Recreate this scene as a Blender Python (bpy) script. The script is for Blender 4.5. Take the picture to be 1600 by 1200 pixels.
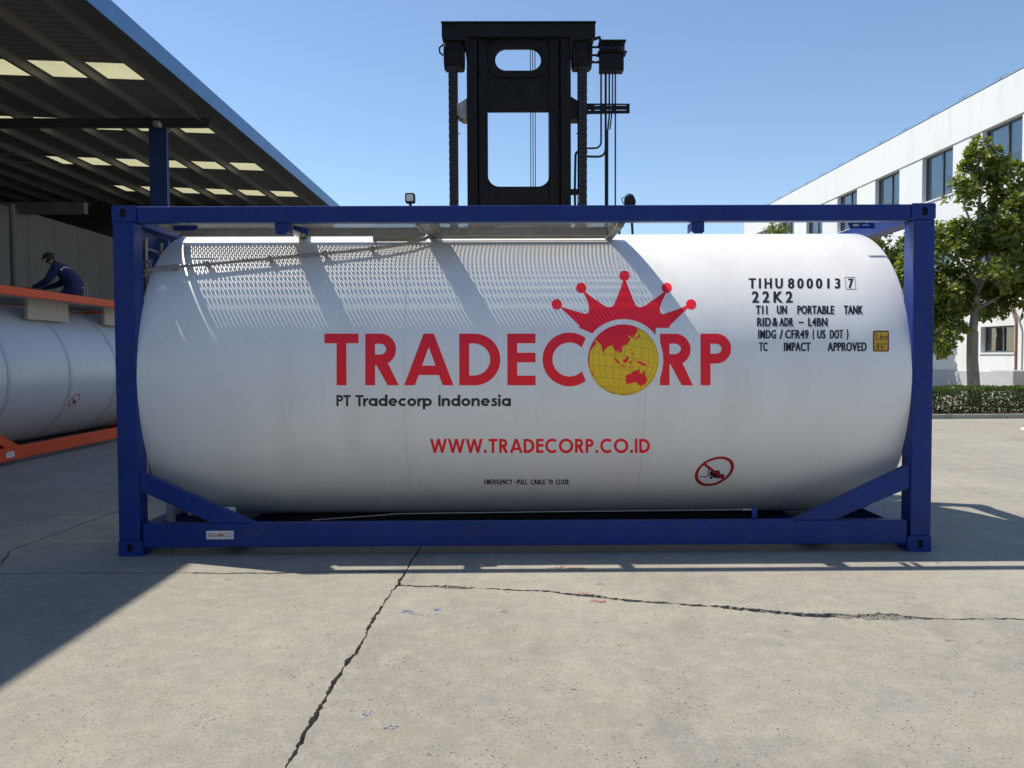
import bpy, bmesh, math, random
import numpy as np
from mathutils import Vector, Matrix, noise
from mathutils.geometry import tessellate_polygon

for o in list(bpy.data.objects):
    bpy.data.objects.remove(o)
scene = bpy.context.scene
col = scene.collection
R_ = math.radians

# ------------------------------------------------------------------ camera
cam_d = bpy.data.cameras.new('camera')
cam = bpy.data.objects.new('camera', cam_d)
col.objects.link(cam)
cam_d.sensor_width = 36.0
cam_d.lens = 1290.05 / 1600 * 36.0
cam_d.clip_start = 0.05
cam_d.clip_end = 3000
pitch, yaw, roll = -0.0350, -0.00716, -0.0042
fw = Vector((-math.sin(yaw) * math.cos(pitch), math.cos(yaw) * math.cos(pitch), math.sin(pitch)))
rt = Vector((math.cos(yaw), math.sin(yaw), 0))
up = rt.cross(fw)
r2 = rt * math.cos(roll) + up * math.sin(roll)
u2 = up * math.cos(roll) - rt * math.sin(roll)
cam.matrix_world = Matrix(((r2.x, u2.x, -fw.x, -0.1457), (r2.y, u2.y, -fw.y, -6.1055),
                           (r2.z, u2.z, -fw.z, 1.4838), (0, 0, 0, 1)))
scene.camera = cam

# ------------------------------------------------------------------ sky, sun, exposure
SUN = Vector((-0.581, 0.206, 1.0)).normalized()          # towards the sun
SUN_EL = math.asin(SUN.z)
SUN_AZ = math.atan2(SUN.x, SUN.y)
world = bpy.data.worlds.new('World')
scene.world = world
world.use_nodes = True
wn = world.node_tree
wn.nodes.clear()
w_out = wn.nodes.new('ShaderNodeOutputWorld')
w_bg = wn.nodes.new('ShaderNodeBackground')
w_sky = wn.nodes.new('ShaderNodeTexSky')
w_sky.sky_type = 'NISHITA'
w_sky.sun_disc = False
w_sky.sun_elevation = SUN_EL
w_sky.sun_rotation = SUN_AZ
w_sky.air_density = 1.0
w_sky.dust_density = 0.1
w_sky.ozone_density = 3.0
w_bg.inputs['Strength'].default_value = 0.138
wn.links.new(w_sky.outputs[0], w_bg.inputs[0])
wn.links.new(w_bg.outputs[0], w_out.inputs[0])

sun_d = bpy.data.lights.new('sun', 'SUN')
sun_d.energy = 5.0
sun_d.angle = R_(0.53)
sun_d.color = (1.0, 0.93, 0.81)
sun = bpy.data.objects.new('sun', sun_d)
col.objects.link(sun)
sun.rotation_euler = (-SUN).to_track_quat('-Z', 'Y').to_euler()
sun.location = SUN * 40

vs = scene.view_settings
vs.view_transform = 'Standard'
vs.look = 'None'
vs.exposure = 0.25
vs.gamma = 1.0
vs.use_curve_mapping = False
scene.render.engine = 'CYCLES'
scene.cycles.max_bounces = 8
scene.cycles.transparent_max_bounces = 12

# ------------------------------------------------------------------ materials
def lin(r, g, b):
    f = lambda c: c / 12.92 if c <= 0.04045 else ((c + 0.055) / 1.055) ** 2.4
    return (f(r / 255), f(g / 255), f(b / 255))

def nodes_of(name):
    m = bpy.data.materials.new(name)
    m.use_nodes = True
    return m, m.node_tree, m.node_tree.nodes['Principled BSDF']

def pm(name, c, rough=0.5, metal=0.0, var=0.12, scale=3.0, bump=0.0, bscale=60.0, coat=0.0, rvar=0.0, spec=0.5,
       dirt=None, dirt_amt=0.0, dirt_scale=1.5, stretch=(1, 1, 1)):
    m, t, b = nodes_of(name)
    N, L = t.nodes, t.links
    tc = N.new('ShaderNodeTexCoord')
    mp = N.new('ShaderNodeMapping')
    mp.inputs['Scale'].default_value = stretch
    L.new(tc.outputs['Object'], mp.inputs[0])
    n1 = N.new('ShaderNodeTexNoise')
    n1.inputs['Scale'].default_value = scale
    n1.inputs['Detail'].default_value = 6
    n1.inputs['Roughness'].default_value = 0.62
    L.new(mp.outputs[0], n1.inputs['Vector'])
    mr = N.new('ShaderNodeMapRange')
    mr.inputs[1].default_value = 0.3
    mr.inputs[2].default_value = 0.7
    L.new(n1.outputs[0], mr.inputs[0])
    mx = N.new('ShaderNodeMix')
    mx.data_type = 'RGBA'
    mx.inputs[6].default_value = (*[x * (1 - var) for x in c], 1)
    mx.inputs[7].default_value = (*[min(1, x * (1 + var)) for x in c], 1)
    L.new(mr.outputs[0], mx.inputs[0])
    last = mx.outputs[2]
    if dirt:
        n2 = N.new('ShaderNodeTexNoise')
        n2.inputs['Scale'].default_value = dirt_scale
        n2.inputs['Detail'].default_value = 9
        n2.inputs['Roughness'].default_value = 0.7
        L.new(mp.outputs[0], n2.inputs['Vector'])
        m2 = N.new('ShaderNodeMapRange')
        m2.inputs[1].default_value = 0.48
        m2.inputs[2].default_value = 0.78
        m2.inputs[4].default_value = dirt_amt
        L.new(n2.outputs[0], m2.inputs[0])
        d = N.new('ShaderNodeMix')
        d.data_type = 'RGBA'
        d.inputs[7].default_value = (*dirt, 1)
        L.new(m2.outputs[0], d.inputs[0])
        L.new(last, d.inputs[6])
        last = d.outputs[2]
    L.new(last, b.inputs['Base Color'])
    b.inputs['Metallic'].default_value = metal
    b.inputs['Roughness'].default_value = rough
    b.inputs['Specular IOR Level'].default_value = spec
    if rvar:
        m3 = N.new('ShaderNodeMapRange')
        m3.inputs[3].default_value = max(0.03, rough - rvar)
        m3.inputs[4].default_value = rough + rvar
        L.new(n1.outputs[0], m3.inputs[0])
        L.new(m3.outputs[0], b.inputs['Roughness'])
    b.inputs['Coat Weight'].default_value = coat
    b.inputs['Coat Roughness'].default_value = 0.138
    if bump:
        n3 = N.new('ShaderNodeTexNoise')
        n3.inputs['Scale'].default_value = bscale
        n3.inputs['Detail'].default_value = 5
        L.new(mp.outputs[0], n3.inputs['Vector'])
        bp = N.new('ShaderNodeBump')
        bp.inputs['Strength'].default_value = 1.0
        bp.inputs['Distance'].default_value = bump
        L.new(n3.outputs[0], bp.inputs['Height'])
        L.new(bp.outputs[0], b.inputs['Normal'])
    return m

def leaf_mat(name, c1, c2, transl=0.3):
    m, t, b = nodes_of(name)
    N, L = t.nodes, t.links
    g = N.new('ShaderNodeNewGeometry')
    cr = N.new('ShaderNodeMix')
    cr.data_type = 'RGBA'
    cr.inputs[6].default_value = (*c1, 1)
    cr.inputs[7].default_value = (*c2, 1)
    L.new(g.outputs['Random Per Island'], cr.inputs[0])
    L.new(cr.outputs[2], b.inputs['Base Color'])
    b.inputs['Roughness'].default_value = 0.38
    tr = N.new('ShaderNodeBsdfTranslucent')
    br = N.new('ShaderNodeMix')
    br.data_type = 'RGBA'
    br.blend_type = 'MULTIPLY'
    br.inputs[0].default_value = 1
    br.inputs[7].default_value = (1.5, 1.7, 0.6, 1)
    L.new(cr.outputs[2], br.inputs[6])
    L.new(br.outputs[2], tr.inputs[0])
    ms = N.new('ShaderNodeMixShader')
    ms.inputs[0].default_value = transl
    L.new(b.outputs[0], ms.inputs[1])
    L.new(tr.outputs[0], ms.inputs[2])
    L.new(ms.outputs[0], N['Material Output'].inputs[0])
    return m

def concrete_mat(name):
    m, t, b = nodes_of(name)
    N, L = t.nodes, t.links
    tc = N.new('ShaderNodeTexCoord')
    def noise_n(scale, detail=6, rough=0.6, stretch=None, off=0.0):
        n = N.new('ShaderNodeTexNoise')
        n.inputs['Scale'].default_value = scale
        n.inputs['Detail'].default_value = detail
        n.inputs['Roughness'].default_value = rough
        mp = N.new('ShaderNodeMapping')
        mp.inputs['Location'].default_value = (off, off * 1.7, 0)
        if stretch:
            mp.inputs['Scale'].default_value = stretch
        L.new(tc.outputs['Object'], mp.inputs[0])
        L.new(mp.outputs[0], n.inputs['Vector'])
        return n.outputs[0]
    def rng(src, a, bb, lo, hi):
        r = N.new('ShaderNodeMapRange')
        for i, v in enumerate((a, bb, lo, hi)):
            r.inputs[i + 1].default_value = v
        L.new(src, r.inputs[0])
        return r.outputs[0]
    def mix(fac, a, bb, blend='MIX'):
        x = N.new('ShaderNodeMix')
        x.data_type = 'RGBA'
        x.blend_type = blend
        if isinstance(fac, float):
            x.inputs[0].default_value = fac
        else:
            L.new(fac, x.inputs[0])
        for i, v in ((6, a), (7, bb)):
            if isinstance(v, tuple):
                x.inputs[i].default_value = (*v, 1)
            else:
                L.new(v, x.inputs[i])
        return x.outputs[2]
    # slab tone by broad patches, then mottling, aggregate, pits and stains
    c = mix(rng(noise_n(0.45, 6, 0.62), 0.36, 0.64, 0, 1), (0.250, 0.230, 0.186), (0.352, 0.325, 0.264))
    c = mix(rng(noise_n(2.6, 8, 0.70, off=3), 0.38, 0.64, 0, 0.75), c, (0.239, 0.231, 0.212))
    c = mix(rng(noise_n(9, 6, 0.7, off=9), 0.45, 0.70, 0, 0.60), c, (0.385, 0.354, 0.300))
    c = mix(rng(noise_n(62, 4, 0.72, off=1), 0.54, 0.66, 0, 0.75), c, (0.131, 0.127, 0.119))
    c = mix(rng(noise_n(150, 3, 0.7, off=5), 0.52, 0.68, 0, 0.75), c, (0.431, 0.400, 0.339))
    # oil and tyre stains
    c = mix(rng(noise_n(0.9, 7, 0.72, (1, 0.45, 1), off=21), 0.54, 0.78, 0, 0.60), c, (0.100, 0.096, 0.089))
    c = mix(rng(noise_n(6.5, 3, 0.5, off=33), 0.70, 0.74, 0, 0.55), c, (0.092, 0.089, 0.085))
    v = N.new('ShaderNodeTexVoronoi')
    v.inputs['Scale'].default_value = 34
    L.new(tc.outputs['Object'], v.inputs['Vector'])
    pit = rng(v.outputs['Distance'], 0.07, 0.20, 1, 0)
    sel = rng(noise_n(4.0, 5, 0.6, off=44), 0.46, 0.56, 0, 1)
    pm_ = N.new('ShaderNodeMath')
    pm_.operation = 'MULTIPLY'
    L.new(pit, pm_.inputs[0])
    L.new(sel, pm_.inputs[1])
    c = mix(pm_.outputs[0], c, (0.077, 0.073, 0.069))
    L.new(c, b.inputs['Base Color'])
    b.inputs['Roughness'].default_value = 0.88
    b.inputs['Specular IOR Level'].default_value = 0.25
    h = N.new('ShaderNodeMath')
    h.operation = 'ADD'
    L.new(noise_n(70, 6, 0.75, off=2), h.inputs[0])
    s = N.new('ShaderNodeMath')
    s.operation = 'MULTIPLY'
    s.inputs[1].default_value = -0.8
    L.new(pm_.outputs[0], s.inputs[0])
    L.new(s.outputs[0], h.inputs[1])
    bp = N.new('ShaderNodeBump')
    bp.inputs['Distance'].default_value = 0.006
    bp.inputs['Strength'].default_value = 0.8
    L.new(h.outputs[0], bp.inputs['Height'])
    L.new(bp.outputs[0], b.inputs['Normal'])
    return m

def glass_mat(name, tint, refl=0.9):
    m, t, b = nodes_of(name)
    N, L = t.nodes, t.links
    tr = N.new('ShaderNodeBsdfTransparent')
    tr.inputs[0].default_value = (*tint, 1)
    gl = N.new('ShaderNodeBsdfGlossy')
    gl.inputs['Roughness'].default_value = 0.02
    gl.inputs[0].default_value = (refl, refl, refl, 1)
    fr = N.new('ShaderNodeFresnel')
    fr.inputs[0].default_value = 2.7
    ms = N.new('ShaderNodeMixShader')
    L.new(fr.outputs[0], ms.inputs[0])
    L.new(tr.outputs[0], ms.inputs[1])
    L.new(gl.outputs[0], ms.inputs[2])
    L.new(ms.outputs[0], N['Material Output'].inputs[0])
    return m

def skylight_mat(name):
    m, t, b = nodes_of(name)
    N, L = t.nodes, t.links
    b.inputs['Base Color'].default_value = (0.62, 0.58, 0.36, 1)
    b.inputs['Roughness'].default_value = 0.5
    tr = N.new('ShaderNodeBsdfTranslucent')
    tc = N.new('ShaderNodeTexCoord')
    nz = N.new('ShaderNodeTexNoise')
    nz.inputs['Scale'].default_value = 1.6
    nz.inputs['Detail'].default_value = 5
    L.new(tc.outputs['Object'], nz.inputs['Vector'])
    cm = N.new('ShaderNodeMix')
    cm.data_type = 'RGBA'
    cm.inputs[6].default_value = (0.50, 0.47, 0.26, 1)
    cm.inputs[7].default_value = (0.78, 0.74, 0.46, 1)
    L.new(nz.outputs[0], cm.inputs[0])
    L.new(cm.outputs[2], tr.inputs[0])
    ms = N.new('ShaderNodeMixShader')
    ms.inputs[0].default_value = 0.50
    L.new(b.outputs[0], ms.inputs[1])
    L.new(tr.outputs[0], ms.inputs[2])
    L.new(ms.outputs[0], N['Material Output'].inputs[0])
    return m

M = dict(
    concrete=concrete_mat('concrete'),
    soil=pm('joint_soil', (0.035, 0.032, 0.028), 0.95, var=0.4, scale=20),
    blue=pm('blue_paint', (0.0075, 0.030, 0.190), 0.42, var=0.16, scale=2.5, bump=0.0006, bscale=90, coat=0.0, spec=0.3, rvar=0.08,
            dirt=(0.035, 0.050, 0.125), dirt_amt=0.55, dirt_scale=7),
    orange=pm('orange_paint', (0.74, 0.075, 0.010), 0.5, var=0.12, scale=3, spec=0.25, bump=0.0006, dirt=(0.35, 0.05, 0.02), dirt_amt=0.4),
    white=pm('white_cladding', (0.84, 0.84, 0.82), 0.34, var=0.025, scale=1.2, bump=0.010, bscale=1.1, coat=0.15, rvar=0.06,
             dirt=(0.66, 0.63, 0.56), dirt_amt=0.50, dirt_scale=1.3, stretch=(1.6, 1, 0.4)),
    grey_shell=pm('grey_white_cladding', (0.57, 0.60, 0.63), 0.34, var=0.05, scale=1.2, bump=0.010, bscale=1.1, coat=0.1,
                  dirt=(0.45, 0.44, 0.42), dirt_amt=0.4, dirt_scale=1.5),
    band_grey=pm('band_grey', (0.47, 0.50, 0.54), 0.4, metal=0.1, var=0.1, scale=4),
    galv=pm('galvanised_steel', (0.36, 0.35, 0.32), 0.48, metal=0.5, var=0.18, scale=14, bump=0.0008, dirt=(0.25, 0.22, 0.18), dirt_amt=0.4, dirt_scale=5),
    steel=pm('dull_steel', (0.33, 0.32, 0.30), 0.5, metal=0.6, var=0.2, scale=10, dirt=(0.16, 0.13, 0.10), dirt_amt=0.4, dirt_scale=8),
    cream=pm('cream_block', (0.44, 0.41, 0.34), 0.6, var=0.08, scale=5, dirt=(0.3, 0.27, 0.2), dirt_amt=0.3),
    black=pm('black_mast_paint', (0.006, 0.006, 0.0065), 0.62, spec=0.22, var=0.35, scale=6, bump=0.001, bscale=40, dirt=(0.022, 0.02, 0.017), dirt_amt=0.4, dirt_scale=4),
    rubber=pm('black_rubber', (0.010, 0.010, 0.011), 0.55, var=0.2, scale=20),
    yellow_truck=pm('truck_yellow', (0.62, 0.33, 0.02), 0.4, var=0.1, dirt=(0.2, 0.13, 0.05), dirt_amt=0.5),
    red=pm('red_vinyl', (0.95, 0.008, 0.026), 0.5, var=0.02, scale=4),
    ink=pm('black_vinyl', (0.010, 0.011, 0.013), 0.5, var=0.2, scale=30),
    charcoal=pm('charcoal_vinyl', (0.022, 0.021, 0.022), 0.5, var=0.1, scale=30),
    globe_yellow=pm('globe_yellow', (0.98, 0.60, 0.018), 0.5, var=0.10, scale=2.5),
    olive=pm('olive_line', (0.22, 0.15, 0.02), 0.5, var=0.1),
    sticker_yellow=pm('sticker_yellow', (0.62, 0.34, 0.012), 0.45, var=0.06, scale=30),
    sticker_white=pm('sticker_white', (0.74, 0.74, 0.74), 0.45, var=0.03, scale=10),
    sticker_grey=pm('sticker_grey', (0.35, 0.36, 0.38), 0.45, var=0.1, scale=30),
    dark_red=pm('sign_red', (0.40, 0.012, 0.020), 0.5, var=0.06, scale=20),
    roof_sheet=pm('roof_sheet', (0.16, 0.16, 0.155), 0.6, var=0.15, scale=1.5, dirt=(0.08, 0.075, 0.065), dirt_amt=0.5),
    shed_steel=pm('shed_steel', (0.07, 0.072, 0.072), 0.6, var=0.2, scale=3),
    shed_blue=pm('shed_blue_paint', (0.012, 0.040, 0.16), 0.5, var=0.15, scale=3),
    fascia=pm('fascia_blue', (0.075, 0.21, 0.46), 0.42, var=0.10, scale=1.5, dirt=(0.10, 0.16, 0.26), dirt_amt=0.5),
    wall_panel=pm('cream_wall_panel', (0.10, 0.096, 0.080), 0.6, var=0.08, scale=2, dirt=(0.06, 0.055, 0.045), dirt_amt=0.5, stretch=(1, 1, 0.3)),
    added_wing_wall=pm('added_wing_cladding', (0.60, 0.56, 0.49), 0.7, var=0.1, scale=1.5),  # pale cladding of the added unseen wing, bounces light onto the tank
    dark_wall=pm('dark_end_wall', (0.10, 0.10, 0.10), 0.7, var=0.15),
    skylight=skylight_mat('translucent_sheet'),
    render_white=pm('white_render', (0.68, 0.70, 0.70), 0.85, var=0.03, scale=0.8, bump=0.002, bscale=60, dirt=(0.50, 0.50, 0.48), dirt_amt=0.60, dirt_scale=1.6, stretch=(1, 1, 0.18)),
    plinth=pm('grey_plinth', (0.42, 0.43, 0.44), 0.85, var=0.08, scale=2, dirt=(0.25, 0.25, 0.24), dirt_amt=0.5),
    coping=pm('dark_coping', (0.10, 0.10, 0.10), 0.6, var=0.2),
    alu=pm('window_frame', (0.10, 0.125, 0.15), 0.45, metal=0.3, var=0.1),
    glass=glass_mat('window_glass', (0.74, 0.85, 0.92)),
    blind=pm('window_blind', (0.62, 0.80, 0.92), 0.7, var=0.1, scale=2),
    interior=pm('dark_interior', (0.06, 0.065, 0.07), 0.9, var=0.2),
    pipe_red=pm('brown_pipe', (0.22, 0.10, 0.08), 0.5, var=0.15),
    bark=pm('bark', (0.26, 0.225, 0.185), 0.95, var=0.3, scale=9, bump=0.02, bscale=14, stretch=(1, 1, 0.35)),
    leaf=leaf_mat('broad_leaf', (0.045, 0.075, 0.014), (0.22, 0.25, 0.034), 0.38),
    hedge_leaf=leaf_mat('hedge_leaf', (0.040, 0.066, 0.012), (0.10, 0.145, 0.028), 0.28),
    twig=pm('twig', (0.09, 0.07, 0.05), 0.9, var=0.3, scale=20),
    kerb=pm('kerb_stone', (0.34, 0.33, 0.30), 0.9, var=0.15, scale=4, bump=0.004, bscale=40, dirt=(0.12, 0.11, 0.1), dirt_amt=0.6, dirt_scale=3),
    bed=pm('planting_soil', (0.09, 0.07, 0.045), 0.95, var=0.4, scale=8, bump=0.02, bscale=20),
    cone_orange=pm('cone_orange', (0.75, 0.17, 0.05), 0.5, var=0.1),
    navy=pm('navy_coverall', (0.010, 0.020, 0.085), 0.85, var=0.2, scale=12, bump=0.006, bscale=22),
    skin=pm('skin', (0.36, 0.20, 0.13), 0.55, var=0.08, scale=14),
    hair=pm('black_hair', (0.008, 0.007, 0.006), 0.6, var=0.4, scale=60, bump=0.004, bscale=120),
    stripe=pm('reflective_stripe', (0.70, 0.62, 0.62), 0.4, var=0.05),
    paint_blue=pm('blue_paint_drip', (0.13, 0.19, 0.36), 0.7, var=0.3, scale=30, dirt=(0.30, 0.28, 0.24), dirt_amt=1.0, dirt_scale=45),
    paint_red=pm('red_paint_drip', (0.36, 0.13, 0.10), 0.7, var=0.3, scale=30, dirt=(0.30, 0.28, 0.24), dirt_amt=1.0, dirt_scale=45),
    lamp_glass=pm('lamp_lens', (0.55, 0.56, 0.52), 0.2, var=0.1, scale=40),
    chip=pm('concrete_chip', (0.21, 0.20, 0.175), 0.9, var=0.35, scale=25),
)

# ------------------------------------------------------------------ mesh builder
class MB:
    def __init__(s):
        s.v, s.f, s.m = [], [], []

    def add(s, vs_, fs, mi=0):
        o = len(s.v)
        s.v += [tuple(p) for p in vs_]
        s.f += [tuple(i + o for i in f) for f in fs]
        s.m += [mi] * len(fs)
        return s

    def box(s, x0, x1, y0, y1, z0, z1, mi=0):
        return s.add([(x0, y0, z0), (x1, y0, z0), (x1, y1, z0), (x0, y1, z0), (x0, y0, z1), (x1, y0, z1), (x1, y1, z1), (x0, y1, z1)],
                     [(0, 3, 2, 1), (4, 5, 6, 7), (0, 1, 5, 4), (1, 2, 6, 5), (2, 3, 7, 6), (3, 0, 4, 7)], mi)

    def tube(s, path, r, n=8, mi=0, caps=True):
        path = [Vector(p) for p in path]
        rr = r if isinstance(r, (list, tuple)) else [r] * len(path)
        o = len(s.v)
        prev = None
        for i, p in enumerate(path):
            t = (path[min(i + 1, len(path) - 1)] - path[max(i - 1, 0)]).normalized()
            if prev is None:
                a = Vector((0, 0, 1)) if abs(t.z) < 0.9 else Vector((1, 0, 0))
                prev = t.cross(a).normalized()
            prev = (prev - t * prev.dot(t)).normalized()
            b = t.cross(prev)
            for k in range(n):
                an = 2 * math.pi * k / n
                s.v.append(tuple(p + (prev * math.cos(an) + b * math.sin(an)) * rr[i]))
        for i in range(len(path) - 1):
            for k in range(n):
                a, b = o + i * n + k, o + i * n + (k + 1) % n
                s.f.append((a, b, b + n, a + n))
                s.m.append(mi)
        if caps:
            s.f.append(tuple(o + k for k in reversed(range(n))))
            s.m.append(mi)
            s.f.append(tuple(o + (len(path) - 1) * n + k for k in range(n)))
            s.m.append(mi)
        return s

    def prism(s, outer, w0, w1, holes=(), fn=None, mi=0):
        """polygon (with holes) in u,v extruded from w0 to w1; fn(u,v,w) -> xyz (default: XZ outline extruded along Y)"""
        fn = fn or (lambda u, v, w: (u, w, v))
        loops = [list(outer)] + [list(h) for h in holes]
        flat = [p for l in loops for p in l]
        tris = tessellate_polygon([[Vector((p[0], p[1], 0)) for p in l] for l in loops])
        n = len(flat)
        vs_ = [fn(p[0], p[1], w0) for p in flat] + [fn(p[0], p[1], w1) for p in flat]
        fs = [tuple(t) for t in tris] + [tuple(i + n for i in reversed(t)) for t in tris]
        o = 0
        for l in loops:
            k = len(l)
            for i in range(k):
                a, b = o + i, o + (i + 1) % k
                fs.append((a, b, b + n, a + n))
            o += k
        return s.add(vs_, fs, mi)

    def lathe(s, prof, n=48, axis='z', c=(0, 0, 0), mi=0):
        """profile of (radius, height) pairs around an axis through c"""
        o = len(s.v)
        for r, h in prof:
            for k in range(n):
                a = 2 * math.pi * k / n
                ca, sa = r * math.cos(a), r * math.sin(a)
                p = {'z': (ca, sa, h), 'x': (h, ca, sa), 'y': (ca, h, sa)}[axis]
                s.v.append((p[0] + c[0], p[1] + c[1], p[2] + c[2]))
        for i in range(len(prof) - 1):
            for k in range(n):
                a, b = o + i * n + k, o + i * n + (k + 1) % n
                s.f.append((a, b, b + n, a + n))
                s.m.append(mi)
        return s

    def build(s, name, mats, parent=None, smooth=False, bevel=0.0, angle=40, recalc=True):
        me = bpy.data.meshes.new(name)
        org = Vector((0, 0, 0))
        r = parent
        while r is not None:
            org = org + r.location
            r = r.parent
        vv = [(p[0] - org.x, p[1] - org.y, p[2] - org.z) for p in s.v] if org.length else s.v
        me.from_pydata(vv, [], s.f)
        mats = mats if isinstance(mats, (list, tuple)) else [mats]
        for k in mats:
            me.materials.append(M[k])
        if len(mats) > 1:
            me.polygons.foreach_set('material_index', s.m)
        if recalc:
            b = bmesh.new()
            b.from_mesh(me)
            bmesh.ops.recalc_face_normals(b, faces=b.faces)
            b.to_mesh(me)
            b.free()
        if smooth:
            me.polygons.foreach_set('use_smooth', [True] * len(me.polygons))
            try:
                me.set_sharp_from_angle(angle=R_(angle))
            except Exception:
                pass
        me.update()
        o = bpy.data.objects.new(name, me)
        col.objects.link(o)
        if parent is not None:
            o.parent = parent
        if bevel:
            md = o.modifiers.new('bevel', 'BEVEL')
            md.width = bevel
            md.segments = 2
            md.limit_method = 'ANGLE'
            md.angle_limit = R_(50)
        return o

def tag(o, label=None, cat=None, group=None, kind=None):
    for k, v in (('label', label), ('category', cat), ('group', group), ('kind', kind)):
        if v:
            o[k] = v
    return o

def thing(name, loc, label, cat, group=None):
    o = bpy.data.objects.new(name, None)
    o.empty_display_size = 0.2
    o.location = loc
    col.objects.link(o)
    return tag(o, label, cat, group)

def box(name, mat, parent, x0, x1, y0, y1, z0, z1, bevel=0.0):
    return MB().box(x0, x1, y0, y1, z0, z1).build(name, mat, parent, bevel=bevel)

def circle(cx, cy, r, n=24, ry=None, a0=0.0):
    return [(cx + r * math.cos(a0 + 2 * math.pi * k / n), cy + (ry or r) * math.sin(a0 + 2 * math.pi * k / n)) for k in range(n)]

def rrect(x0, x1, z0, z1, r, n=6):
    pts = []
    for cx, cy, a in ((x1 - r, z1 - r, 0), (x0 + r, z1 - r, 90), (x0 + r, z0 + r, 180), (x1 - r, z0 + r, 270)):
        for k in range(n + 1):
            t = R_(a + 90 * k / n)
            pts.append((cx + r * math.cos(t), cy + r * math.sin(t)))
    return pts

# ================================================================== GROUND
rng = random.Random(5)
ground = MB().add([(-900, -900, -0.07), (900, -900, -0.07), (900, 900, -0.07), (-900, 900, -0.07)], [(0, 1, 2, 3)]).build('ground', 'soil')
tag(ground, kind='structure')

def densify(pts, step):
    out = []
    for (a, b) in zip(pts[:-1], pts[1:]):
        n = max(1, int(math.dist(a, b) / step))
        for k in range(n):
            t = k / n
            out.append((a[0] + (b[0] - a[0]) * t, a[1] + (b[1] - a[1]) * t))
    out.append(pts[-1])
    return out

def ragged(pts, side, gap, rough, seed, step=0.022, spalls=()):
    """one lip of a crack: the line shifted to one side by an uneven gap"""
    d = densify(pts, step)
    out = []
    jit = random.Random(int(seed * 7))
    for i, p in enumerate(d):
        a, b = d[max(i - 1, 0)], d[min(i + 1, len(d) - 1)]
        tx, ty = b[0] - a[0], b[1] - a[1]
        l = math.hypot(tx, ty) or 1
        nx, ny = -ty / l, tx / l
        w1 = noise.noise(Vector((p[0] * 1.1, p[1] * 1.1, 3.3))) * rough * 2.2 + noise.noise(Vector((p[0] * 6, p[1] * 6, 7.7))) * rough * 0.9
        own = noise.noise(Vector((p[0] * 14, p[1] * 14, seed * 5.1))) * rough * 0.55 + noise.noise(Vector((p[0] * 41, p[1] * 41, seed))) * rough * 0.35
        own += (jit.random() - 0.5) * rough * 0.75
        g = gap * (1 + 0.7 * noise.noise(Vector((p[0] * 2.3, p[1] * 2.3, 11))))
        for (sx, sy, rad, amt) in spalls:
            g += amt * math.exp(-((p[0] - sx) ** 2 + (p[1] - sy) ** 2) / rad ** 2) * (0.6 + 0.8 * abs(noise.noise(Vector((p[0] * 25, p[1] * 25, seed)))))
        sh = w1 + side * max(0.002, g + own)
        out.append((p[0] + nx * sh, p[1] + ny * sh))
    return out

def slab(poly):
    n = len(poly)
    tris = tessellate_polygon([[Vector((p[0], p[1], 0)) for p in poly]])
    mb = MB()
    mb.add([(p[0], p[1], 0.0) for p in poly] + [(p[0], p[1], -0.055) for p in poly],
           [tuple(t) for t in tris] + [(i, (i + 1) % n, (i + 1) % n + n, i + n) for i in range(n)])
    return mb.build('concrete_slab', 'concrete', ground)

joint = [(-1.10, -9.0), (-1.03, -5.5), (-0.95, -3.17), (-0.93, -2.68), (-0.91, -1.93), (-0.85, -0.59), (-0.82, 0.18), (-0.74, 2.6), (-0.68, 4.4)]
crack = [(-0.84, -0.80), (-0.44, -0.87), (0.13, -0.99), (0.37, -1.10), (0.87, -1.27), (1.36, -1.40), (1.76, -1.49), (2.05, -1.51), (2.32, -1.55), (2.73, -1.58), (4.2, -1.70), (6.6, -1.78)]
back_l = [(-6.6, -0.52), (-3.62, -0.48), (-3.19, -0.45), (-2.57, -0.47), (-1.77, -0.49), (-1.35, -0.45), (-0.89, -0.48)]
branch = [(-3.74, -0.47), (-3.80, -0.18), (-3.96, 0.18), (-3.97, 0.62), (-3.92, 1.12), (-3.89, 1.77), (-3.80, 2.9), (-3.86, 4.4)]
SP = [(0.36, -1.11, 0.09, 0.020), (0.62, -1.19, 0.05, 0.012), (0.95, -1.30, 0.07, 0.014), (1.18, -1.36, 0.10, 0.026), (1.45, -1.43, 0.16, 0.030), (1.68, -1.48, 0.12, 0.030), (1.97, -1.51, 0.15, 0.062), (-0.52, -0.85, 0.12, 0.032),
      (-1.05, -0.47, 0.12, 0.012), (-0.92, -2.1, 0.06, 0.008), (-0.94, -2.75, 0.10, 0.008), (0.75, -1.22, 0.06, 0.010)]

def upto(line, y0, y1):
    """piece of the long joint between two rows"""
    out = []
    pts = densify(line, 0.02)
    return [p for p in pts if y0 <= p[1] <= y1]

# front left slab
pA = ragged(back_l, -1, 0.013, 0.012, 1, spalls=SP) + list(reversed(ragged(upto(joint, -9.0, -0.50), 1, 0.0075, 0.014, 2, spalls=SP))) + [(-6.6, -9.0)]
slab(pA)
# front right slab
pB = [(6.6, -9.0)] + list(reversed(ragged(crack, -1, 0.006, 0.022, 3, spalls=SP))) [:0] + []
lipJ = ragged(upto(joint, -9.0, -0.83), -1, 0.0075, 0.014, 4, spalls=SP)
lipC = ragged(crack, -1, 0.0105, 0.026, 3, spalls=SP)
slab(lipJ + lipC[1:] + [(6.6, -9.0)])
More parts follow.
